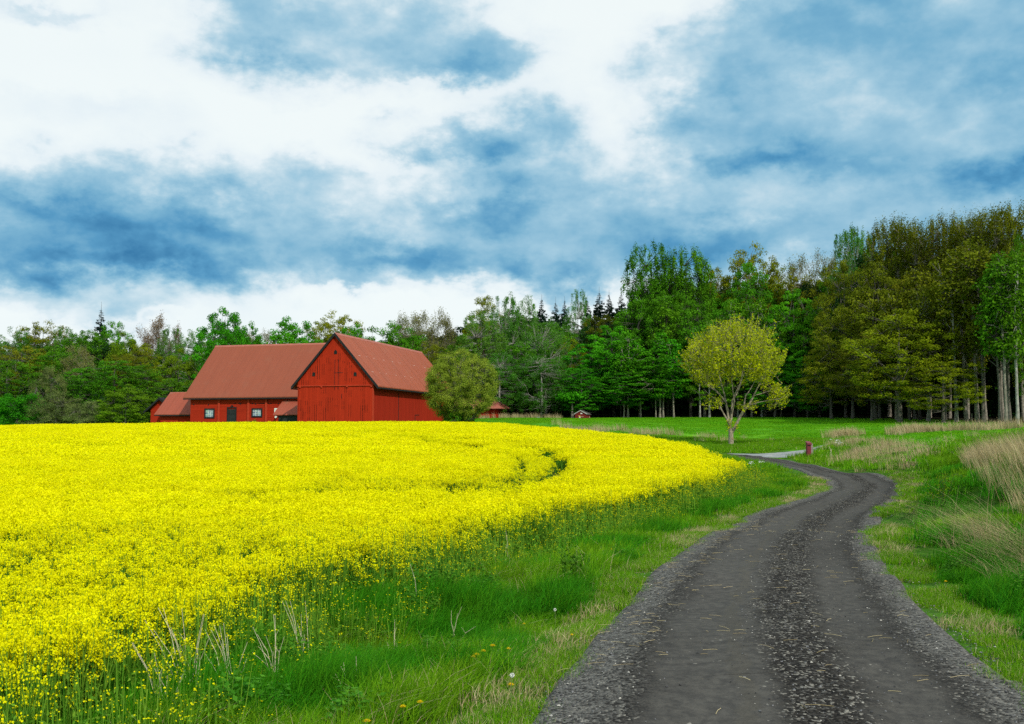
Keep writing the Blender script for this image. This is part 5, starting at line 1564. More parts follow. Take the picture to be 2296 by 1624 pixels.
FOREST = [
    # left-hand wood
    ('birch', 14, 326, 186, 40, 'grey-green birch at the far left edge with a soft rounded top'),
    ('olive', 40, 321, 190, 46, 'olive oak whose top stands between two grey-green birches at far left'),
    ('birch', 60, 327, 188, 34, 'slim pale birch just right of the olive oak top at far left'),
    ('green', 78, 335, 182, 44, 'broad dark green crown left of the single dark spruce'),
    ('spruce', 98, 306, 196, 24, 'single pointed dark spruce rising above the left-hand wood'),
    ('green', 84, 330, 186, 36, 'mid green crown just left of the single pointed spruce'),
    ('green', 112, 321, 190, 30, 'small upright green crown just right of the single pointed spruce'),
    ('lime', 122, 327, 180, 42, 'bright yellow-green tree between the left spruce and the budding trees'),
    ('budding', 152, 314, 192, 44, 'budding grey-brown tree with airy twigs against the sky, left of the farm'),
    ('budding', 174, 324, 190, 26, 'small budding twiggy tree against the sky near the big oak'),
    ('birch', 168, 325, 184, 30, 'birch between the two budding trees left of the farm'),
    ('olive', 139, 343, 172, 36, 'olive oak under the budding trees left of the farm'),
    ('birch', 190, 328, 180, 36, 'grey-green birch close to the left side of the big open oak'),
    ('brownoak', 20, 345, 168, 60, 'dull brown-green oak filling the lower left of the wood'),
    ('green', 62, 352, 165, 60, 'dull green tree in the middle of the left-hand wood'),
    ('bare', 82, 345, 160, 42, 'leafless pale-branched tree in the middle of the left-hand wood'),
    ('green', 80, 368, 156, 52, 'dark green rounded tree behind the yellow-green bush at left'),
    ('green', 113, 360, 160, 54, 'mossy green tree above the yellow-green bush at left'),
    ('green', 146, 365, 158, 54, 'deep green tree standing just behind the farm shed'),
    ('brownoak', 130, 350, 166, 44, 'brownish oak behind the deep green tree at the shed'),
    ('green', 5, 360, 158, 56, 'dark green tree cut by the left edge of the picture'),
    ('lime', 178, 345, 160, 46, 'light green tree with a crooked pale bough, against the long barn roof'),
    ('green', 172, 378, 152, 46, 'low dark tree behind the low wing of the farm'),
    ('shrubg', 17, 390, 146, 44, 'rich green rounded shrub at the far left edge of the crop'),
    ('willow', 50, 368, 150, 34, 'pale grey-green willow shrub, the taller of the two pale ones'),
    ('willow', 56, 392, 145, 48, 'wide grey-green willow shrub behind the crop, beside the rich green one'),
    ('willow', 92, 401, 143, 40, 'light frothy low shrub between the willow and the yellow-green bush'),
    ('lime', 125, 381, 142, 50, 'yellow-green cone-shaped bushy tree beside the farm shed'),
    # behind the barns
    ('openoak', 222, 308, 158, 56, 'large open bright green oak behind the long barn roof'),
    ('openoak', 246, 322, 162, 34, 'right-hand shoulder of open green crown beside the large oak'),
    ('openoak', 292, 318, 164, 62, 'spreading green oak above the middle of the long barn roof'),
    ('olive', 337, 312, 172, 44, 'olive oak rising behind the peak of the gable barn'),
    ('openoak', 388, 321, 158, 66, 'dense dark green dome above the gable barn roof'),
    ('openoak', 352, 324, 160, 40, 'green crown directly behind the peak of the gable barn'),
    ('bare', 272, 326, 178, 44, 'pale budding tree seen in the gap left of the spreading green oak'),
    ('olive', 318, 322, 176, 40, 'yellowish crown between the spreading oak and the barn peak'),
    ('bare', 402, 314, 185, 42, 'bare pale tree above the right part of the dark green dome'),
    ('bare', 430, 312, 176, 46, 'bare grey-brown tree with fine pale branches right of the barn roof'),
    ('bare', 452, 316, 172, 40, 'second bare pale-branched tree, nearer the birches'),
    ('olive', 428, 342, 160, 44, 'yellow-olive tree at the end of the gable barn roof'),
    ('green', 455, 345, 162, 46, 'green tree behind the round tree by the barn'),
    # birches and maples, centre
    ('olive', 483, 296, 170, 38, 'olive oak crown whose top stands left of the tall birches'),
    ('birch', 480, 312, 160, 50, 'wide birch with forking white boughs right of the bare trees'),
    ('birch', 506, 292, 164, 34, 'tall birch with a white stem, left of the close pair'),
    ('birch', 526, 294, 164, 32, 'tall birch with a white stem, right of the close pair'),
    ('birch', 500, 352, 153, 48, 'weeping birch with a white stem low down beside the low shed'),
    ('birch', 546, 318, 158, 50, 'wide weeping birch below the far spruces'),
    ('birch', 541, 352, 152, 52, 'weeping birch whose curtains reach the meadow left of the hut'),
    ('green', 518, 345, 157, 50, 'green tree between the weeping birches'),
    ('spruce', 542, 298, 225, 24, 'dark spruce on the far slope, leftmost of the spruces'),
    ('spruce', 556, 300, 230, 20, 'dark spruce on the far slope, second from the left'),
    ('spruce', 565, 299, 232, 18, 'narrow dark spruce on the far slope beside the light birch'),
    ('spruce', 600, 290, 235, 24, 'tallest dark spruce on the far slope right of the light birch'),
    ('spruce', 610, 293, 238, 22, 'dark spruce just right of the tallest one'),
    ('spruce', 622, 292, 236, 24, 'dark spruce on the far slope nearing the poplars'),
    ('spruce', 634, 289, 232, 24, 'dark spruce half hidden by the tall poplars'),
    ('spruce', 588, 298, 236, 18, 'thin dark spruce directly right of the light birch top'),
    ('birch', 579, 290, 176, 28, 'light slender birch standing up among the far spruces'),
    ('brownoak', 606, 314, 172, 40, 'rusty olive crown below the far spruces'),
    ('olive', 570, 340, 166, 34, 'yellow-olive crown between weeping birch and maples'),
    ('brownoak', 556, 332, 176, 36, 'rusty crown seen above the weeping birch'),
    ('maple', 590, 342, 156, 52, 'bright emerald maple with layered boughs above the hut'),
    ('maple', 582, 366, 151, 44, 'broad emerald maple overhanging the tiny hut'),
    ('maple', 614, 325, 157, 56, 'tall emerald maple right of the hut'),
    ('highmaple', 624, 372, 150, 46, 'emerald maple with thin stems, low crown over the meadow edge'),
    ('green', 640, 300, 160, 52, 'fresh green tree at the left foot of the tall poplars'),
    # poplars and the mixed edge behind the lone tree
    ('poplar', 652, 248, 163, 46, 'very tall green poplar, left half of the twin crown'),
    ('poplar', 689, 251, 163, 44, 'very tall green poplar, right half of the twin crown'),
    ('green', 672, 292, 156, 50, 'deep green tree below the twin poplar crown'),
    ('highmaple', 660, 350, 149, 54, 'emerald maple with light tips and thin stems under the poplars'),
    ('green', 640, 355, 151, 46, 'dark green tree left of the thin stems under the poplars'),
    ('green', 700, 300, 153, 48, 'bluish green tree between poplar and lone yellow tree'),
    ('green', 705, 340, 149, 54, 'dark green tree directly left behind the lone yellow-green tree'),
    ('olive', 715, 268, 168, 36, 'small yellow-olive crown in the dip right of the poplars'),
    ('olive', 754, 246, 166, 54, 'large yellow-olive crown standing highest behind the lone tree'),
    ('green', 752, 263, 160, 46, 'green crown overlapping the large yellow-olive one'),
    ('olive', 782, 262, 164, 36, 'yellow-olive crown right of the large one'),
    ('bare', 806, 256, 168, 44, 'thin brownish crown with bare twigs on the skyline'),
    ('bare', 828, 254, 162, 38, 'budding airy crown just left of the tall green birch'),
    ('brownoak', 800, 272, 160, 44, 'rusty olive crown beneath the airy skyline twigs'),
    ('green', 735, 300, 150, 50, 'olive-green aspen directly above the lone tree'),
    ('green', 765, 315, 148, 52, 'soft green aspen above the right side of the lone tree'),
    ('maple', 795, 290, 144, 48, 'vivid emerald maple right of the lone tree top'),
    ('maple', 775, 340, 144, 50, 'emerald maple hanging low right behind the lone tree'),
    ('maple', 808, 350, 140, 46, 'dark emerald maple near the red mailbox line of sight'),
    ('green', 745, 350, 147, 56, 'dark green tree directly behind the lone tree'),
    ('green', 820, 300, 142, 46, 'grey-green tree between emerald maple and the oaks'),
    # right-hand wood
    ('birch', 852, 228, 146, 44, 'tall green birch standing up left of the brown aspens'),
    ('poplar', 862, 232, 150, 34, 'narrow fresh green poplar tight against the brown aspens'),
    ('brownoak', 846, 262, 136, 52, 'brown-olive oak below the tall green birch'),
    ('brownoak', 853, 305, 129, 62, 'great rusty oak with a thick short trunk at the wood edge'),
    ('olive', 832, 345, 131, 54, 'low olive oak bough mass left of the thick short trunk'),
    ('brown', 890, 222, 134, 44, 'tall brown-leaved aspen, first of the wind-bent row'),
    ('brown', 910, 224, 130, 42, 'tall brown-leaved aspen, second of the wind-bent row'),
    ('brown', 930, 221, 127, 42, 'tall brown-leaved aspen in the middle of the wind-bent row'),
    ('brown', 950, 219, 124, 42, 'tall brown-leaved aspen right of the middle of the row'),
    ('brown', 968, 219, 121, 40, 'tall brown-leaved aspen above the group of pale trunks'),
    ('brown', 986, 213, 118, 42, 'tall brown-leaved aspen with a leaning trunk'),
    ('brown', 1004, 210, 115, 42, 'tallest brown-leaved aspen near the right edge'),
    ('brown', 1024, 207, 113, 44, 'brown-leaved aspen cut by the right edge of the picture'),
    ('brownoak', 880, 262, 128, 56, 'brown oak filling in under the first aspens'),
    ('brownoak', 915, 275, 124, 56, 'brown oak under the middle aspens'),
    ('brown', 945, 262, 120, 44, 'shorter brown aspen in the second storey'),
    ('brown', 978, 268, 116, 44, 'shorter brown aspen above the pale trunks on the right'),
    ('olive', 900, 310, 113, 88, 'wide spreading olive oak reaching over the meadow edge'),
    ('olive', 944, 358, 109, 66, 'low olive oak with a bent thick pale trunk'),
    ('brownoak', 872, 330, 121, 54, 'olive-brown oak between the thick trunk and the spreading oak'),
    ('green', 1030, 236, 106, 36, 'bright green tree hanging down along the right edge'),
    ('olive', 1036, 285, 108, 36, 'yellowish tree at the very right edge of the picture'),
]
for s in FOREST:
    tree(*s)

# slim trunks that stand clear of the crowns along the meadow edge; each is a tree of its own with a high crown
STEMS = [  # picture column, depth, trunk width in picture px, top, crown width, species, bark
    (572.5, 149, 3.6, 395, 26, 'emerald', 'p', 'thick pale-trunked tree right beside the tiny hut'),
    (628, 150, 2.6, 330, 26, 'emerald', 'p', 'slim pale trunk, first clear one right of the hut'),
    (641, 150, 1.5, 340, 20, 'emerald', 'p', 'very thin pale trunk, second clear one right of the hut'),
    (656, 149, 1.5, 345, 20, 'emerald', 'p', 'very thin pale trunk under the light-tipped maple'),
    (663.5, 149, 2.0, 330, 20, 'emerald', 'p', 'thin trunk just left of the dark stout one under the poplars'),
    (668, 153, 4.0, 300, 26, 'green', 'd', 'dark stout trunk below the twin poplars'),
    (674, 148, 2.0, 340, 22, 'emerald', 'p', 'thin pale trunk just right of the dark stout one'),
    (691, 150, 3.6, 310, 26, 'green', 'd', 'dark rough trunk well left of the lone tree'),
    (700, 147, 2.0, 320, 22, 'green', 'b', 'white thin trunk left of the lone tree'),
    (709.5, 147, 2.4, 320, 22, 'green', 'b', 'white streaked trunk nearer the lone tree'),
    (738, 147, 2.4, 300, 24, 'green', 'b', 'white trunk seen between the forks of the lone tree'),
    (752, 147, 2.6, 300, 24, 'green', 'p', 'pale trunk right of the forks of the lone tree'),
    (762, 146, 2.2, 300, 22, 'green', 'b', 'straight pale trunk under the right side of the lone tree crown'),
    (776, 145, 2.2, 310, 22, 'green', 'b', 'pale trunk under the right tip of the lone tree crown'),
    (781, 145, 1.2, 330, 16, 'green', 'p', 'hair-thin slanting stem right of the lone tree'),
    (621, 151, 1.6, 350, 20, 'emerald', 'd', 'thin dark trunk between hut and clear pale stems'),
    (874.5, 124, 6.0, 290, 40, 'brown', 'g', 'thick brown-grey trunk right of the great rusty oak'),
    (897, 120, 3.4, 290, 30, 'brown', 'p', 'straight grey trunk under the spreading olive oak'),
    (910, 119, 2.8, 300, 26, 'brown', 'g', 'slender grey trunk, next right under the spreading oak'),
    (920, 118, 4.0, 270, 30, 'brown', 'd', 'dark mottled trunk left of the chalk-white one'),
    (928.5, 114, 4.2, 290, 30, 'brown', 'b', 'chalk-white trunk left of the bent thick one'),
    (956.5, 111, 4.2, 250, 34, 'brown', 'b', 'light straight trunk right of the bent thick one'),
    (967, 112, 4.4, 245, 34, 'brown', 'p', 'grey straight trunk left of the leaning pair'),
    (977.5, 110, 4.4, 240, 34, 'brown', 'p', 'leaning pale trunk, left of the leaning pair'),
    (984, 109, 4.6, 240, 34, 'brown', 'g', 'leaning grey trunk, right of the leaning pair'),
    (1000, 106, 4.0, 260, 32, 'green', 'g', 'grey trunk slanting right near the picture edge'),
    (1006.5, 105, 4.6, 255, 32, 'green', 'p', 'pale grey trunk, third from the right edge'),
    (1010, 107, 4.0, 255, 32, 'green', 'g', 'darker trunk standing close to its paler neighbour at right'),
    (1017.5, 104, 4.0, 245, 34, 'green', 'b', 'patchy birch-like trunk, last before the right edge'),
]
_bm = {'p': M_barkp, 'b': M_barkb, 'd': M_barkd, 'g': M_barkg}


def stem_tree(px, d, w, top, wpx, leafk, bark, label, i):
    rng = np.random.default_rng(700 + i)
    p = PD(px, 425, d); g = h1(p[0], p[1]); hgt = PD(px, top, d)[2] - g; wid = wpx / F * d
    zb = max(4.0, hgt * .38) if leafk != 'emerald' else max(3.4, hgt * .3)
    wm, cm, _, _ = crown_tree(700 + i, hgt, wid, zb, TALL if leafk == 'brown' else ROUND, 90, 26, .36, .85, LEAF[leafk], _bm[bark], .7, limbs=8, trunk_r=w / F * d / 2 / 1.15, lobes=.3, lean=(rng.uniform(-.035, .035)))
    t = thing('birch_tree' if bark == 'b' else 'slender_tree', label, 'tree', (p[0], p[1], g - .15), 0)
    put('trunk', wm, t); put('crown', cm, t)


for i, s in enumerate(STEMS):
    stem_tree(*s, i)


# deeper rows: they close the wood so that no daylight shows under the crowns
SKY = [(0, 330), (50, 328), (98, 330), (120, 335), (160, 335), (200, 335), (222, 320), (260, 335), (300, 330), (360, 325), (430, 325), (470, 318), (500, 305), (530, 305), (560, 318), (600, 322), (632, 300), (650, 268), (690, 268),
       (715, 285), (755, 268), (800, 280), (840, 262), (862, 250), (890, 240), (960, 236), (1024, 226), (1060, 226)]


def deep_rows():
    rng = random.Random(77); n = 0
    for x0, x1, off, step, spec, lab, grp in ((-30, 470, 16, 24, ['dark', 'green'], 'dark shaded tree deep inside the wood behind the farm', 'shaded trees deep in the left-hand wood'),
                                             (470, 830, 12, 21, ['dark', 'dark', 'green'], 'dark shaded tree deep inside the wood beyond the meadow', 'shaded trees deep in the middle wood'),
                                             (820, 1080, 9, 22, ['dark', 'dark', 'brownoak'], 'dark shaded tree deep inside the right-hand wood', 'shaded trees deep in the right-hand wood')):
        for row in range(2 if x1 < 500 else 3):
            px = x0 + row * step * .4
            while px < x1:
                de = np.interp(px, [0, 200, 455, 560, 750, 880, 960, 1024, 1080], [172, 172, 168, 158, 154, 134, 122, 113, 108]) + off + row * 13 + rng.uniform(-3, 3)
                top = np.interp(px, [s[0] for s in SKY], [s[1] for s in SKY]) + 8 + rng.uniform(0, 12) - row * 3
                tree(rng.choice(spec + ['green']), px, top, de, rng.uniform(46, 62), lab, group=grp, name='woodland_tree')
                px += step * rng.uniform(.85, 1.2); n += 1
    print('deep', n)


deep_rows()


def undergrowth():
    rng = np.random.default_rng(31)
    protos = []
    for i in range(3):
        r = np.random.default_rng(800 + i); C = r.normal(0, 1, (260, 3)) * (.9, .9, .6); C[:, 2] = np.abs(C[:, 2]) + .2
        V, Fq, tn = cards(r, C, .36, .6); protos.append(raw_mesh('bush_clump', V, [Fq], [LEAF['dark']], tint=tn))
    N = 5200; P = np.stack([rng.uniform(-150, 120, N), rng.uniform(95, 235, N)], 1)
    P = P[inside(P, WOODP)]; dl = dist_line(P, np.array([w[:2] for w in WOOD]))
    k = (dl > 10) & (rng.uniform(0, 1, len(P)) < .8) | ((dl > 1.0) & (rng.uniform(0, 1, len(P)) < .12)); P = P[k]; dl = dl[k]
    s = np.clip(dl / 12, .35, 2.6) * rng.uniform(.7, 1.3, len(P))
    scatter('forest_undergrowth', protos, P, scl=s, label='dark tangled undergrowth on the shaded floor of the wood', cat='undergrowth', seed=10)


undergrowth()


# ------------------------------------------------------------------ the lone tree, the round tree and small plants
def lone_tree():
    rng = np.random.default_rng(42)
    d = 85.0; p = PD(731.3, 446.8, d); g = h1(p[0], p[1]); m = d / F
    top = (446.8 - 325) * m; t = thing('lone_tree', 'lone yellow-green tree with a forked pale trunk on the bank by the road junction', 'tree', (p[0], p[1], g - .05))
    S0, S1, A0, A1 = [], [], [], []

    def seg(pts, r0, r1):
        pts = np.array(pts, float)
        for i in range(len(pts) - 1):
            a = i / (len(pts) - 1); b = (i + 1) / (len(pts) - 1)
            S0.append([pts[i]]); S1.append([pts[i + 1]]); A0.append([r0 + (r1 - r0) * a]); A1.append([r0 + (r1 - r0) * b])
    # from the photograph: zoom of 2.706 per source pixel, trunk foot at (613, 1455)

    def q(zx, zy, y=0.0): return ((zx - 613) / 2.706 / 4 * m, y, (1455 - zy) / 2.706 / 4 * m)
    seg([q(613, 1470), q(612, 1440), q(610, 1370), q(611, 1300), q(606, 1250)], .26, .19)
    limbs = [([q(620, 1290), q(655, 1235, -.05), q(700, 1140, -.1), q(745, 1060, -.2), q(800, 1000, -.3), q(850, 900, -.4), q(930, 740, -.5), q(990, 620, -.6)], .15, .05),
             ([q(606, 1260), q(598, 1200), q(622, 1140, .1), q(628, 1050, .15), q(636, 950, .1), q(660, 880, 0), q(720, 760, -.1), q(760, 600, .1)], .13, .04),
             ([q(604, 1250), q(592, 1180, .1), q(590, 1080, .3), q(575, 980, .4), q(560, 880, .5), q(530, 760, .6), q(500, 600, .8)], .12, .04),
             ([q(604, 1240), q(580, 1170, -.1), q(540, 1110, -.2), q(505, 1050, -.3), q(488, 1010, -.3)], .10, .06),
             ([q(598, 1150, .2), q(600, 1050, .5), q(570, 930, .9), q(450, 780, 1.4), q(330, 650, 1.6)], .09, .03),
             ([q(628, 1080), q(640, 960, -.5), q(610, 820, -.9), q(590, 640, -1.2), q(600, 460, -1.3)], .08, .03),
             ([q(740, 1070, -.2), q(790, 900, .5), q(860, 820, 1.0), q(960, 660, 1.3)], .08, .03),
             ([q(636, 950), q(700, 880, .8), q(760, 780, 1.4), q(820, 640, 1.8)], .07, .025),
             ([q(575, 980, .4), q(500, 900, -.3), q(400, 830, -1.0), q(280, 740, -1.3)], .07, .025),
             ([q(800, 1000, -.3), q(900, 970, -.4), q(1000, 950, -.5), q(1120, 930, -.6)], .05, .02),
             ([q(850, 900, -.4), q(960, 870, .2), q(1080, 830, .5), q(1190, 760, .5)], .05, .02),
             ([q(560, 960, .4), q(480, 950, .0), q(400, 900, -.2), q(320, 830, -.3)], .04, .015)]
    srcs = []
    for pts, a, b in limbs: seg(pts, a, b); srcs += [np.array(x) for x in pts[-3:]]
    # crown envelope: ellipse centre (650, 560), rx 540, rz 440 in zoom pixels, lower edge ragged
    u = 1 / 2.706 / 4 * m
    cx, cz, rx, rz = (655 - 613) * u, (1455 - 545) * u, 530 * u, 400 * u
    srcs = np.array(srcs); nodesP = list(srcs)
    n = 520
    a = rng.uniform(0, 6.283, n); e = np.arcsin(rng.uniform(-.75, 1, n)); rr = rng.uniform(.3, 1, n) ** .45
    T = np.column_stack([cx + rx * rr * np.cos(a) * np.cos(e), rx * .9 * rr * np.sin(a) * np.cos(e), cz + rz * rr * np.sin(e) * np.where(np.sin(e) < 0, .85, 1)])
    jag = 1 + .10 * rng.normal(size=n); T[:, 2] = cz + (T[:, 2] - cz) * jag
    extra = np.array([q(rng.uniform(1000, 1200), rng.uniform(820, 1010), rng.uniform(-.8, .8)) for _ in range(34)] + [q(rng.uniform(380, 560), rng.uniform(900, 1020), rng.uniform(-.6, .6)) for _ in range(9)]
                     + [q(rng.uniform(680, 840), rng.uniform(980, 1040), rng.uniform(-.6, .6)) for _ in range(7)] + [q(rng.uniform(590, 660), rng.uniform(1180, 1225), rng.uniform(-.2, .2)) for _ in range(3)])
    T = np.vstack([T, extra])
    order = np.argsort(((T[:, None] - srcs[None]) ** 2).sum(-1).min(1))
    net = [s for s in srcs]; tips = []
    for i in order:
        N = np.array(net); dd = N - T[i]; pen = (dd ** 2).sum(1) + np.where(N[:, 2] > T[i][2], 1.2, 0); j = pen.argmin()
        mid = (N[j] + T[i]) / 2 + rng.normal(0, .08, 3) - np.array([0, 0, .06]); L = np.linalg.norm(N[j] - T[i])
        r0 = min(.035, .012 + .012 * L)
        seg([N[j], mid, T[i]], r0, .008); net += [mid, T[i]]; tips.append(T[i])
    tips = np.array(tips)
    # upright leafy shoots
    sh0 = np.repeat(tips, 6, 0) + rng.normal(0, .16, (len(tips) * 6, 3)); up = np.column_stack([rng.normal(0, .18, len(sh0)), rng.normal(0, .18, len(sh0)), np.ones(len(sh0))])
    outw = sh0 - np.array([cx, 0, cz - rz * .6]); outw /= np.linalg.norm(outw, axis=1)[:, None]; up = up * .6 + outw * .7; up /= np.linalg.norm(up, axis=1)[:, None]
    ln = rng.uniform(.25, .75, len(sh0)) * np.where(sh0[:, 2] > cz + rz * .35, rng.choice([1, 1, 1.9], len(sh0)), 1); sh1 = sh0 + up * ln[:, None]
    S0.append(sh0); S1.append(sh1); A0.append(np.full(len(sh0), .008)); A1.append(np.full(len(sh0), .004))
    S0, S1, A0, A1 = map(lambda q_: np.concatenate([np.asarray(x, float) for x in q_]), (S0, S1, A0, A1))
    put('trunk', wood_mesh('trunk', rng, S0, S1, A0, A1, M_barkl, .006), t)
    k = 6; tt = rng.uniform(.1, 1.05, (len(sh0), k)); L = sh0[:, None] + (sh1 - sh0)[:, None] * tt[..., None]; L = L.reshape(-1, 3) + rng.normal(0, .045, (len(sh0) * k, 3))
    tn = np.clip(rng.normal(.55, .2, len(tips)).repeat(6 * k) * .6 + rng.uniform(0, .45, len(L)), 0, 1)
    V, Fq, tn = cards(rng, L, .165, .62, (0, 0, .4), tn)
    put('crown', raw_mesh('crown', V, [Fq], [LEAF['yellow']], tint=tn), t)
    # scar of a sawn-off bough, facing the road
    c = MB(); x, _, z = q(622, 1357)
    c.tube([(x, -.18, z), (x, -.245, z)], [.09, .08], 10); c.build('bough_scar', plain('cut_wood', (.30, .2, .11), .9, .2, 8), t)


lone_tree()


def round_tree():
    rng = np.random.default_rng(77)
    d = 108.0; m = d / F; p = PD(461, 425, d); g = h1(p[0], p[1])
    H0 = PD(459, 349, d)[2] - g; W0 = 71 * m
    prof = [(0, .45), (.10, .72), (.25, .93), (.45, 1), (.65, .95), (.8, .78), (.92, .5), (1, .2)]
    wm, cm, _, _ = crown_tree(901, H0, W0, H0 * .19, prof, 760, 60, .17, .50, LEAF['round'], M_barkg, .8, limbs=26, lobes=.07, shell=.75, trunk_r=.26, aspect=.45)
    t = thing('round_tree', 'dense rounded grey-green tree standing at the right end of the gable barn', 'tree', (p[0], p[1], g - .1))
    put('trunk', wm, t); put('crown', cm, t)
    SPEC['under'] = (crown_tree(905, 3.4, 5, .1, DOME, 105, 60, .18, .5, LEAF['shrub'] if 'shrub' in LEAF else LEAF['green'], M_barkg, .8, limbs=8, trunk_r=.06),)
    tree('under', 454, 398, 107.0, 30, 'deep green shrub around the foot of the round tree by the barn', name='leafy_shrub', cat='shrub')
    tree('under', 468, 403, 108.5, 20, 'small deep green shrub right of the round tree trunk', name='leafy_shrub', cat='shrub')


round_tree()


def small_plants():
    rng = np.random.default_rng(55)
    M_wood = plain('dead_stalk', (.60, .52, .36), .9, .2, 20)
    M_wh = plain('white_umbel', (.75, .76, .70), .8, .1, 20)
    # dead weed stalks standing in the verge
    weeds = [((188, 716), 9, 88, 30, 'broad spray of dead pale stalks at the bottom left of the verge'),
             ((232, 706), 8, 70, 24, 'sheaf of dead pale stalks next to the broad spray'),
             ((305, 672), 5, 62, 16, 'thin upright bunch of dead stalks with a pale foot'),
             ((275, 690), 6, 60, 22, 'leaning bunch of dead stalks between spray and upright bunch'),
             ((419, 620), 1, 54, -9, 'single long dead stalk leaning left in the middle of the verge'),
             ((506, 570), 2, 36, -6, 'pair of short dead stalks above the pale patch of the verge'),
             ((396, 668), 4, 40, 10, 'small broken bunch of dead stalks in the lush grass'),
             ((347, 702), 3, 44, 14, 'few bent dead stalks low in the front grass'),
             ((455, 648), 4, 34, -14, 'short slanting dead stalks beside the dandelions'),
             ((170, 730), 7, 74, 26, 'dead stalks cut off by the bottom edge of the picture')]
    for (px, py), n, hp, sp, lab in weeds:
        b = at(px, py); m = b[1] / F; mb = MB()
        for k in range(n + (3 if n > 4 else 0)):
            h = hp * m * rng.uniform(.55, 1.2) if n > 1 else hp * m; a = (rng.uniform(-1.5, .7) * sp if n > 1 else sp) * m
            x0, y0 = (rng.normal(0, .035, 2)) if n > 1 else (0, 0); yy = rng.uniform(-.1, .1)
            pts = [(x0, y0, -.02), (x0 + a * .25, y0 + yy * .3, h * .35), (x0 + a * .55 + rng.normal(0, .01), y0 + yy * .6, h * .7), (x0 + a, y0 + yy, h)]
            mb.tube(pts, [.0035, .003, .0024, .0015], 4)
            if rng.uniform() < .6:
                e = Vector(pts[2]); mb.tube([e, e + Vector((rng.uniform(-.06, .06), 0, .07))], [.002, .001], 3)
        o = mb.build('dead_weed', M_wood); o.location = b; tag(o, lab, 'weed', 'dead weeds in the roadside verge')
    # dandelions
    M_dst = plain('dandelion_stalk', (.14, .20, .05), .8, .2, 9)
    fl = [((492.7, 646.4), 'topmost of the dandelions clustered in the lush verge', 1.15), ((483.3, 651.6), 'middle one of the clustered dandelions', 1.15), ((476.5, 655), 'large dandelion at the left of the cluster', 1.25),
          ((473.5, 657.5), 'half-hidden dandelion at the very left of the cluster', .9), ((508.4, 649.3), 'small dandelion just right of the cluster', .8), ((420, 702.6), 'dandelion low in the front grass, right one of two', 1.0),
          ((403, 707), 'dandelion low in the front grass, left one of two', 1.0), ((366.7, 722), 'dandelion at the bottom edge of the picture', 1.2), ((511, 686), 'dandelion close to the gravel edge', 1.0),
          ((524, 624), 'dandelion above the cluster, near tall grass', .9), ((611.6, 549.5), 'far dandelion in the middle of the verge', .9), ((571.8, 635.7), 'tiny dandelion right at the gravel', .7), ((945.6, 581.7), 'dandelion on the right-hand verge', .9)]

    def dande(px, py, lab, s, seed_head=False):
        hgt = .20 if not seed_head else .26
        b = at(px, py, hgt); t = thing('dandelion', lab, 'flower', tuple(b), rng.uniform(0, 6), 'dandelions in the verges')
        c = MB(); c.tube([(0, 0, -.02), (.01, 0, hgt * .5), (0, 0, hgt)], .0032, 5); c.build('stalk', M_dst, t)
        r = .029 * s
        if seed_head:
            v = rng.normal(size=(90, 3)); v /= np.linalg.norm(v, axis=1)[:, None]
            P0 = np.tile([[0, 0, hgt + .02]], (90, 1)); V, Fq, tn = cards(rng, P0 + v * .015, .010, .8); put('seed_head', raw_mesh('seed_head', V, [Fq], [M_wh]), t); return
        V, Fs = [], []
        for ring, (n, rr, zz) in enumerate(((16, r, .0), (14, r * .75, .006), (10, r * .45, .011))):
            for k in range(n):
                a = 2 * math.pi * (k + .3 * ring) / n; w = .19; b0 = len(V)
                V += [(0, 0, hgt + zz), (rr * .6 * math.cos(a - w), rr * .6 * math.sin(a - w), hgt + zz + .002), (rr * math.cos(a), rr * math.sin(a), hgt + zz + .004), (rr * .6 * math.cos(a + w), rr * .6 * math.sin(a + w), hgt + zz + .002)]
                Fs.append((b0, b0 + 1, b0 + 2, b0 + 3))
        put('flower_head', raw_mesh('flower_head', np.array(V), [np.array(Fs)], [M_dande], tint=rng.uniform(0, 1, len(Fs))), t)
    for (px, py), lab, s in fl: dande(px, py, 'yellow ' + lab, s)
    for (px, py), lab in (((555, 611.4), 'white dandelion clock standing between grass and gravel'), ((512, 679), 'white dandelion clock near the yellow one at the gravel edge')): dande(px, py, lab, 1, True)
    # thin sapling on the right-hand verge

    def sapling(px, py, hp, n, lab, name='sapling', lm='lime', wide=.18):
        b = at(px, py); m = b[1] / F; h = hp * m; t = thing(name, lab, 'plant', tuple(b))
        S0, S1, A0, A1, L = [], [], [], [], []
        for k in range(n):
            x, y = rng.normal(0, .05, 2); p = np.array([x, y, 0]); dx, dy = rng.normal(0, wide, 2); hh = h * rng.uniform(.6, 1)
            for j in range(5):
                q_ = p + np.array([dx, dy, 1]) * hh / 5 + rng.normal(0, .012, 3); S0.append(p); S1.append(q_); A0.append(.007 - .001 * j); A1.append(.006 - .001 * j)
                if j > 0:
                    for _ in range(4):
                        e = q_ + rng.normal(0, 1, 3) * (.10, .10, .05); S0.append(q_); S1.append(e); A0.append(.002); A1.append(.001); L += [e + rng.normal(0, .03, 3) for _ in range(4)]
                p = q_
        put('stem', wood_mesh('stem', rng, np.array(S0), np.array(S1), np.array(A0), np.array(A1), M_barkd, .002), t)
        V, Fq, tn = cards(rng, np.array(L), .045, .55); put('foliage', raw_mesh('foliage', V, [Fq], [LEAF[lm]], tint=tn), t)
    sapling(941.6, 513.5, 41, 6, 'thin dark-stemmed sapling with small yellow-green leaves on the right bank')
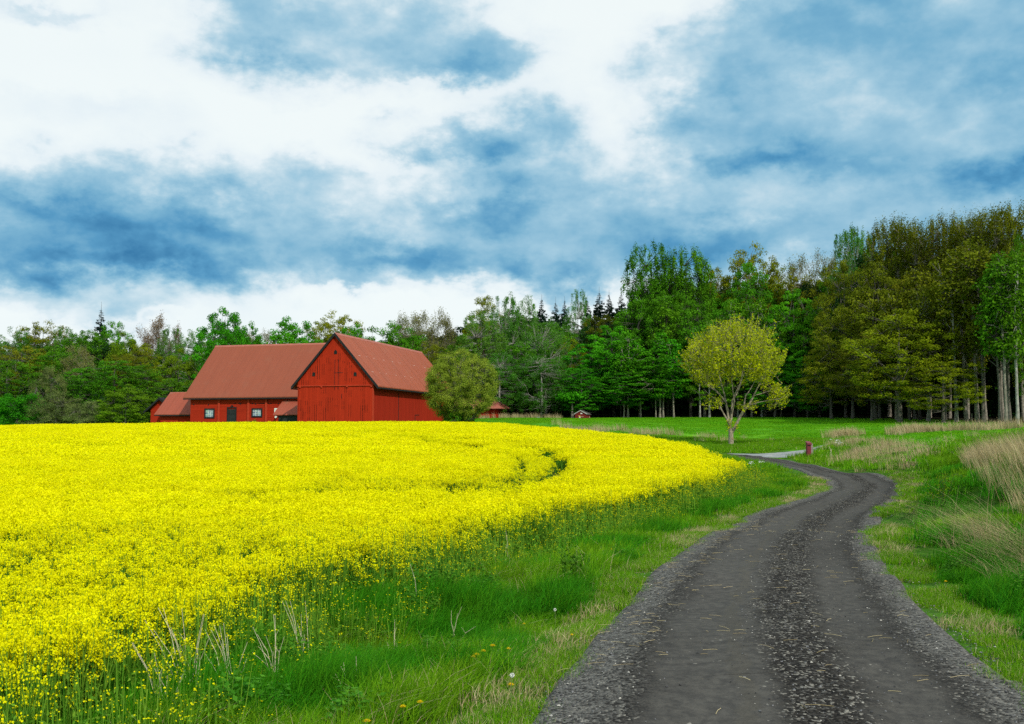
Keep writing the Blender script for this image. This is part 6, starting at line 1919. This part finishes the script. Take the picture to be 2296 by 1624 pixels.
    sapling(975.5, 462, 15, 14, 'low bush among the bleached grass at the top of the right bank', 'low_bush', 'green', .3)
    sapling(855, 455, 10, 14, 'low dark bush in dry grass right of the mailbox', 'low_bush', 'green', .35)
    sapling(900, 462, 10, 14, 'low dark bush at the lower side of the dry grass on the bank', 'low_bush', 'green', .35)
    # forked dead stalk by the mailbox, and cow parsley
    b = PD(830.7, 446, 56); g = h1(b[0], b[1]); mb = MB(); h = 14 * 56 / F
    mb.tube([(0, 0, -.02), (.01, 0, h * .6), (-.02, 0, h * .8), (-.1, 0, h)], [.018, .015, .012, .006], 6); mb.tube([(.01, 0, h * .65), (.07, 0, h * .85)], [.012, .006], 5)
    o = mb.build('dead_stalk', M_wood); o.location = (b[0], b[1], g); tag(o, 'forked pale dead stalk standing in the bank right of the mailbox', 'stalk')

    def umbel(px, py, d, lab, n=7):
        b = PD(px, py, d); g = h1(b[0], b[1]); t = thing('cow_parsley', lab, 'flower', (b[0], b[1], g), 0, 'cow parsley by the track'); mb = MB(); hd = []
        for k in range(n):
            x, y, h = rng.normal(0, .16), rng.normal(0, .12), rng.uniform(.6, .95); mb.tube([(0, 0, 0), (x * .5, y * .5, h * .6), (x, y, h)], .004, 4); hd.append((x, y, h))
        mb.build('stalk', M_dst, t); C = np.repeat(np.array(hd), 26, 0) + rng.normal(0, 1, (26 * n, 3)) * (.05, .05, .012)
        V, Fq, tn = cards(rng, C, .028, .9, (0, 0, .3)); put('flower_head', raw_mesh('flower_head', V, [Fq], [M_wh]), t)
    umbel(838, 445, 60, 'white cow parsley right of the mailbox')
    umbel(758, 483, 36, 'white cow parsley on the inside verge of the bend', 3)
    # grassy hump before the long barn
    SPEC['hump'] = (crown_tree(950, 1.9, 6, .02, DOME, 120, 60, .22, .42, LEAF['birch'], M_barkd, .8, limbs=6, trunk_r=.03, axis=(0, 0, 1.5), aspect=.3),)
    tree('hump', 252.5, 418.3, 117, 17, 'rounded hump of tall green weeds before the second window of the long barn', name='weed_clump', cat='weeds')


small_plants()
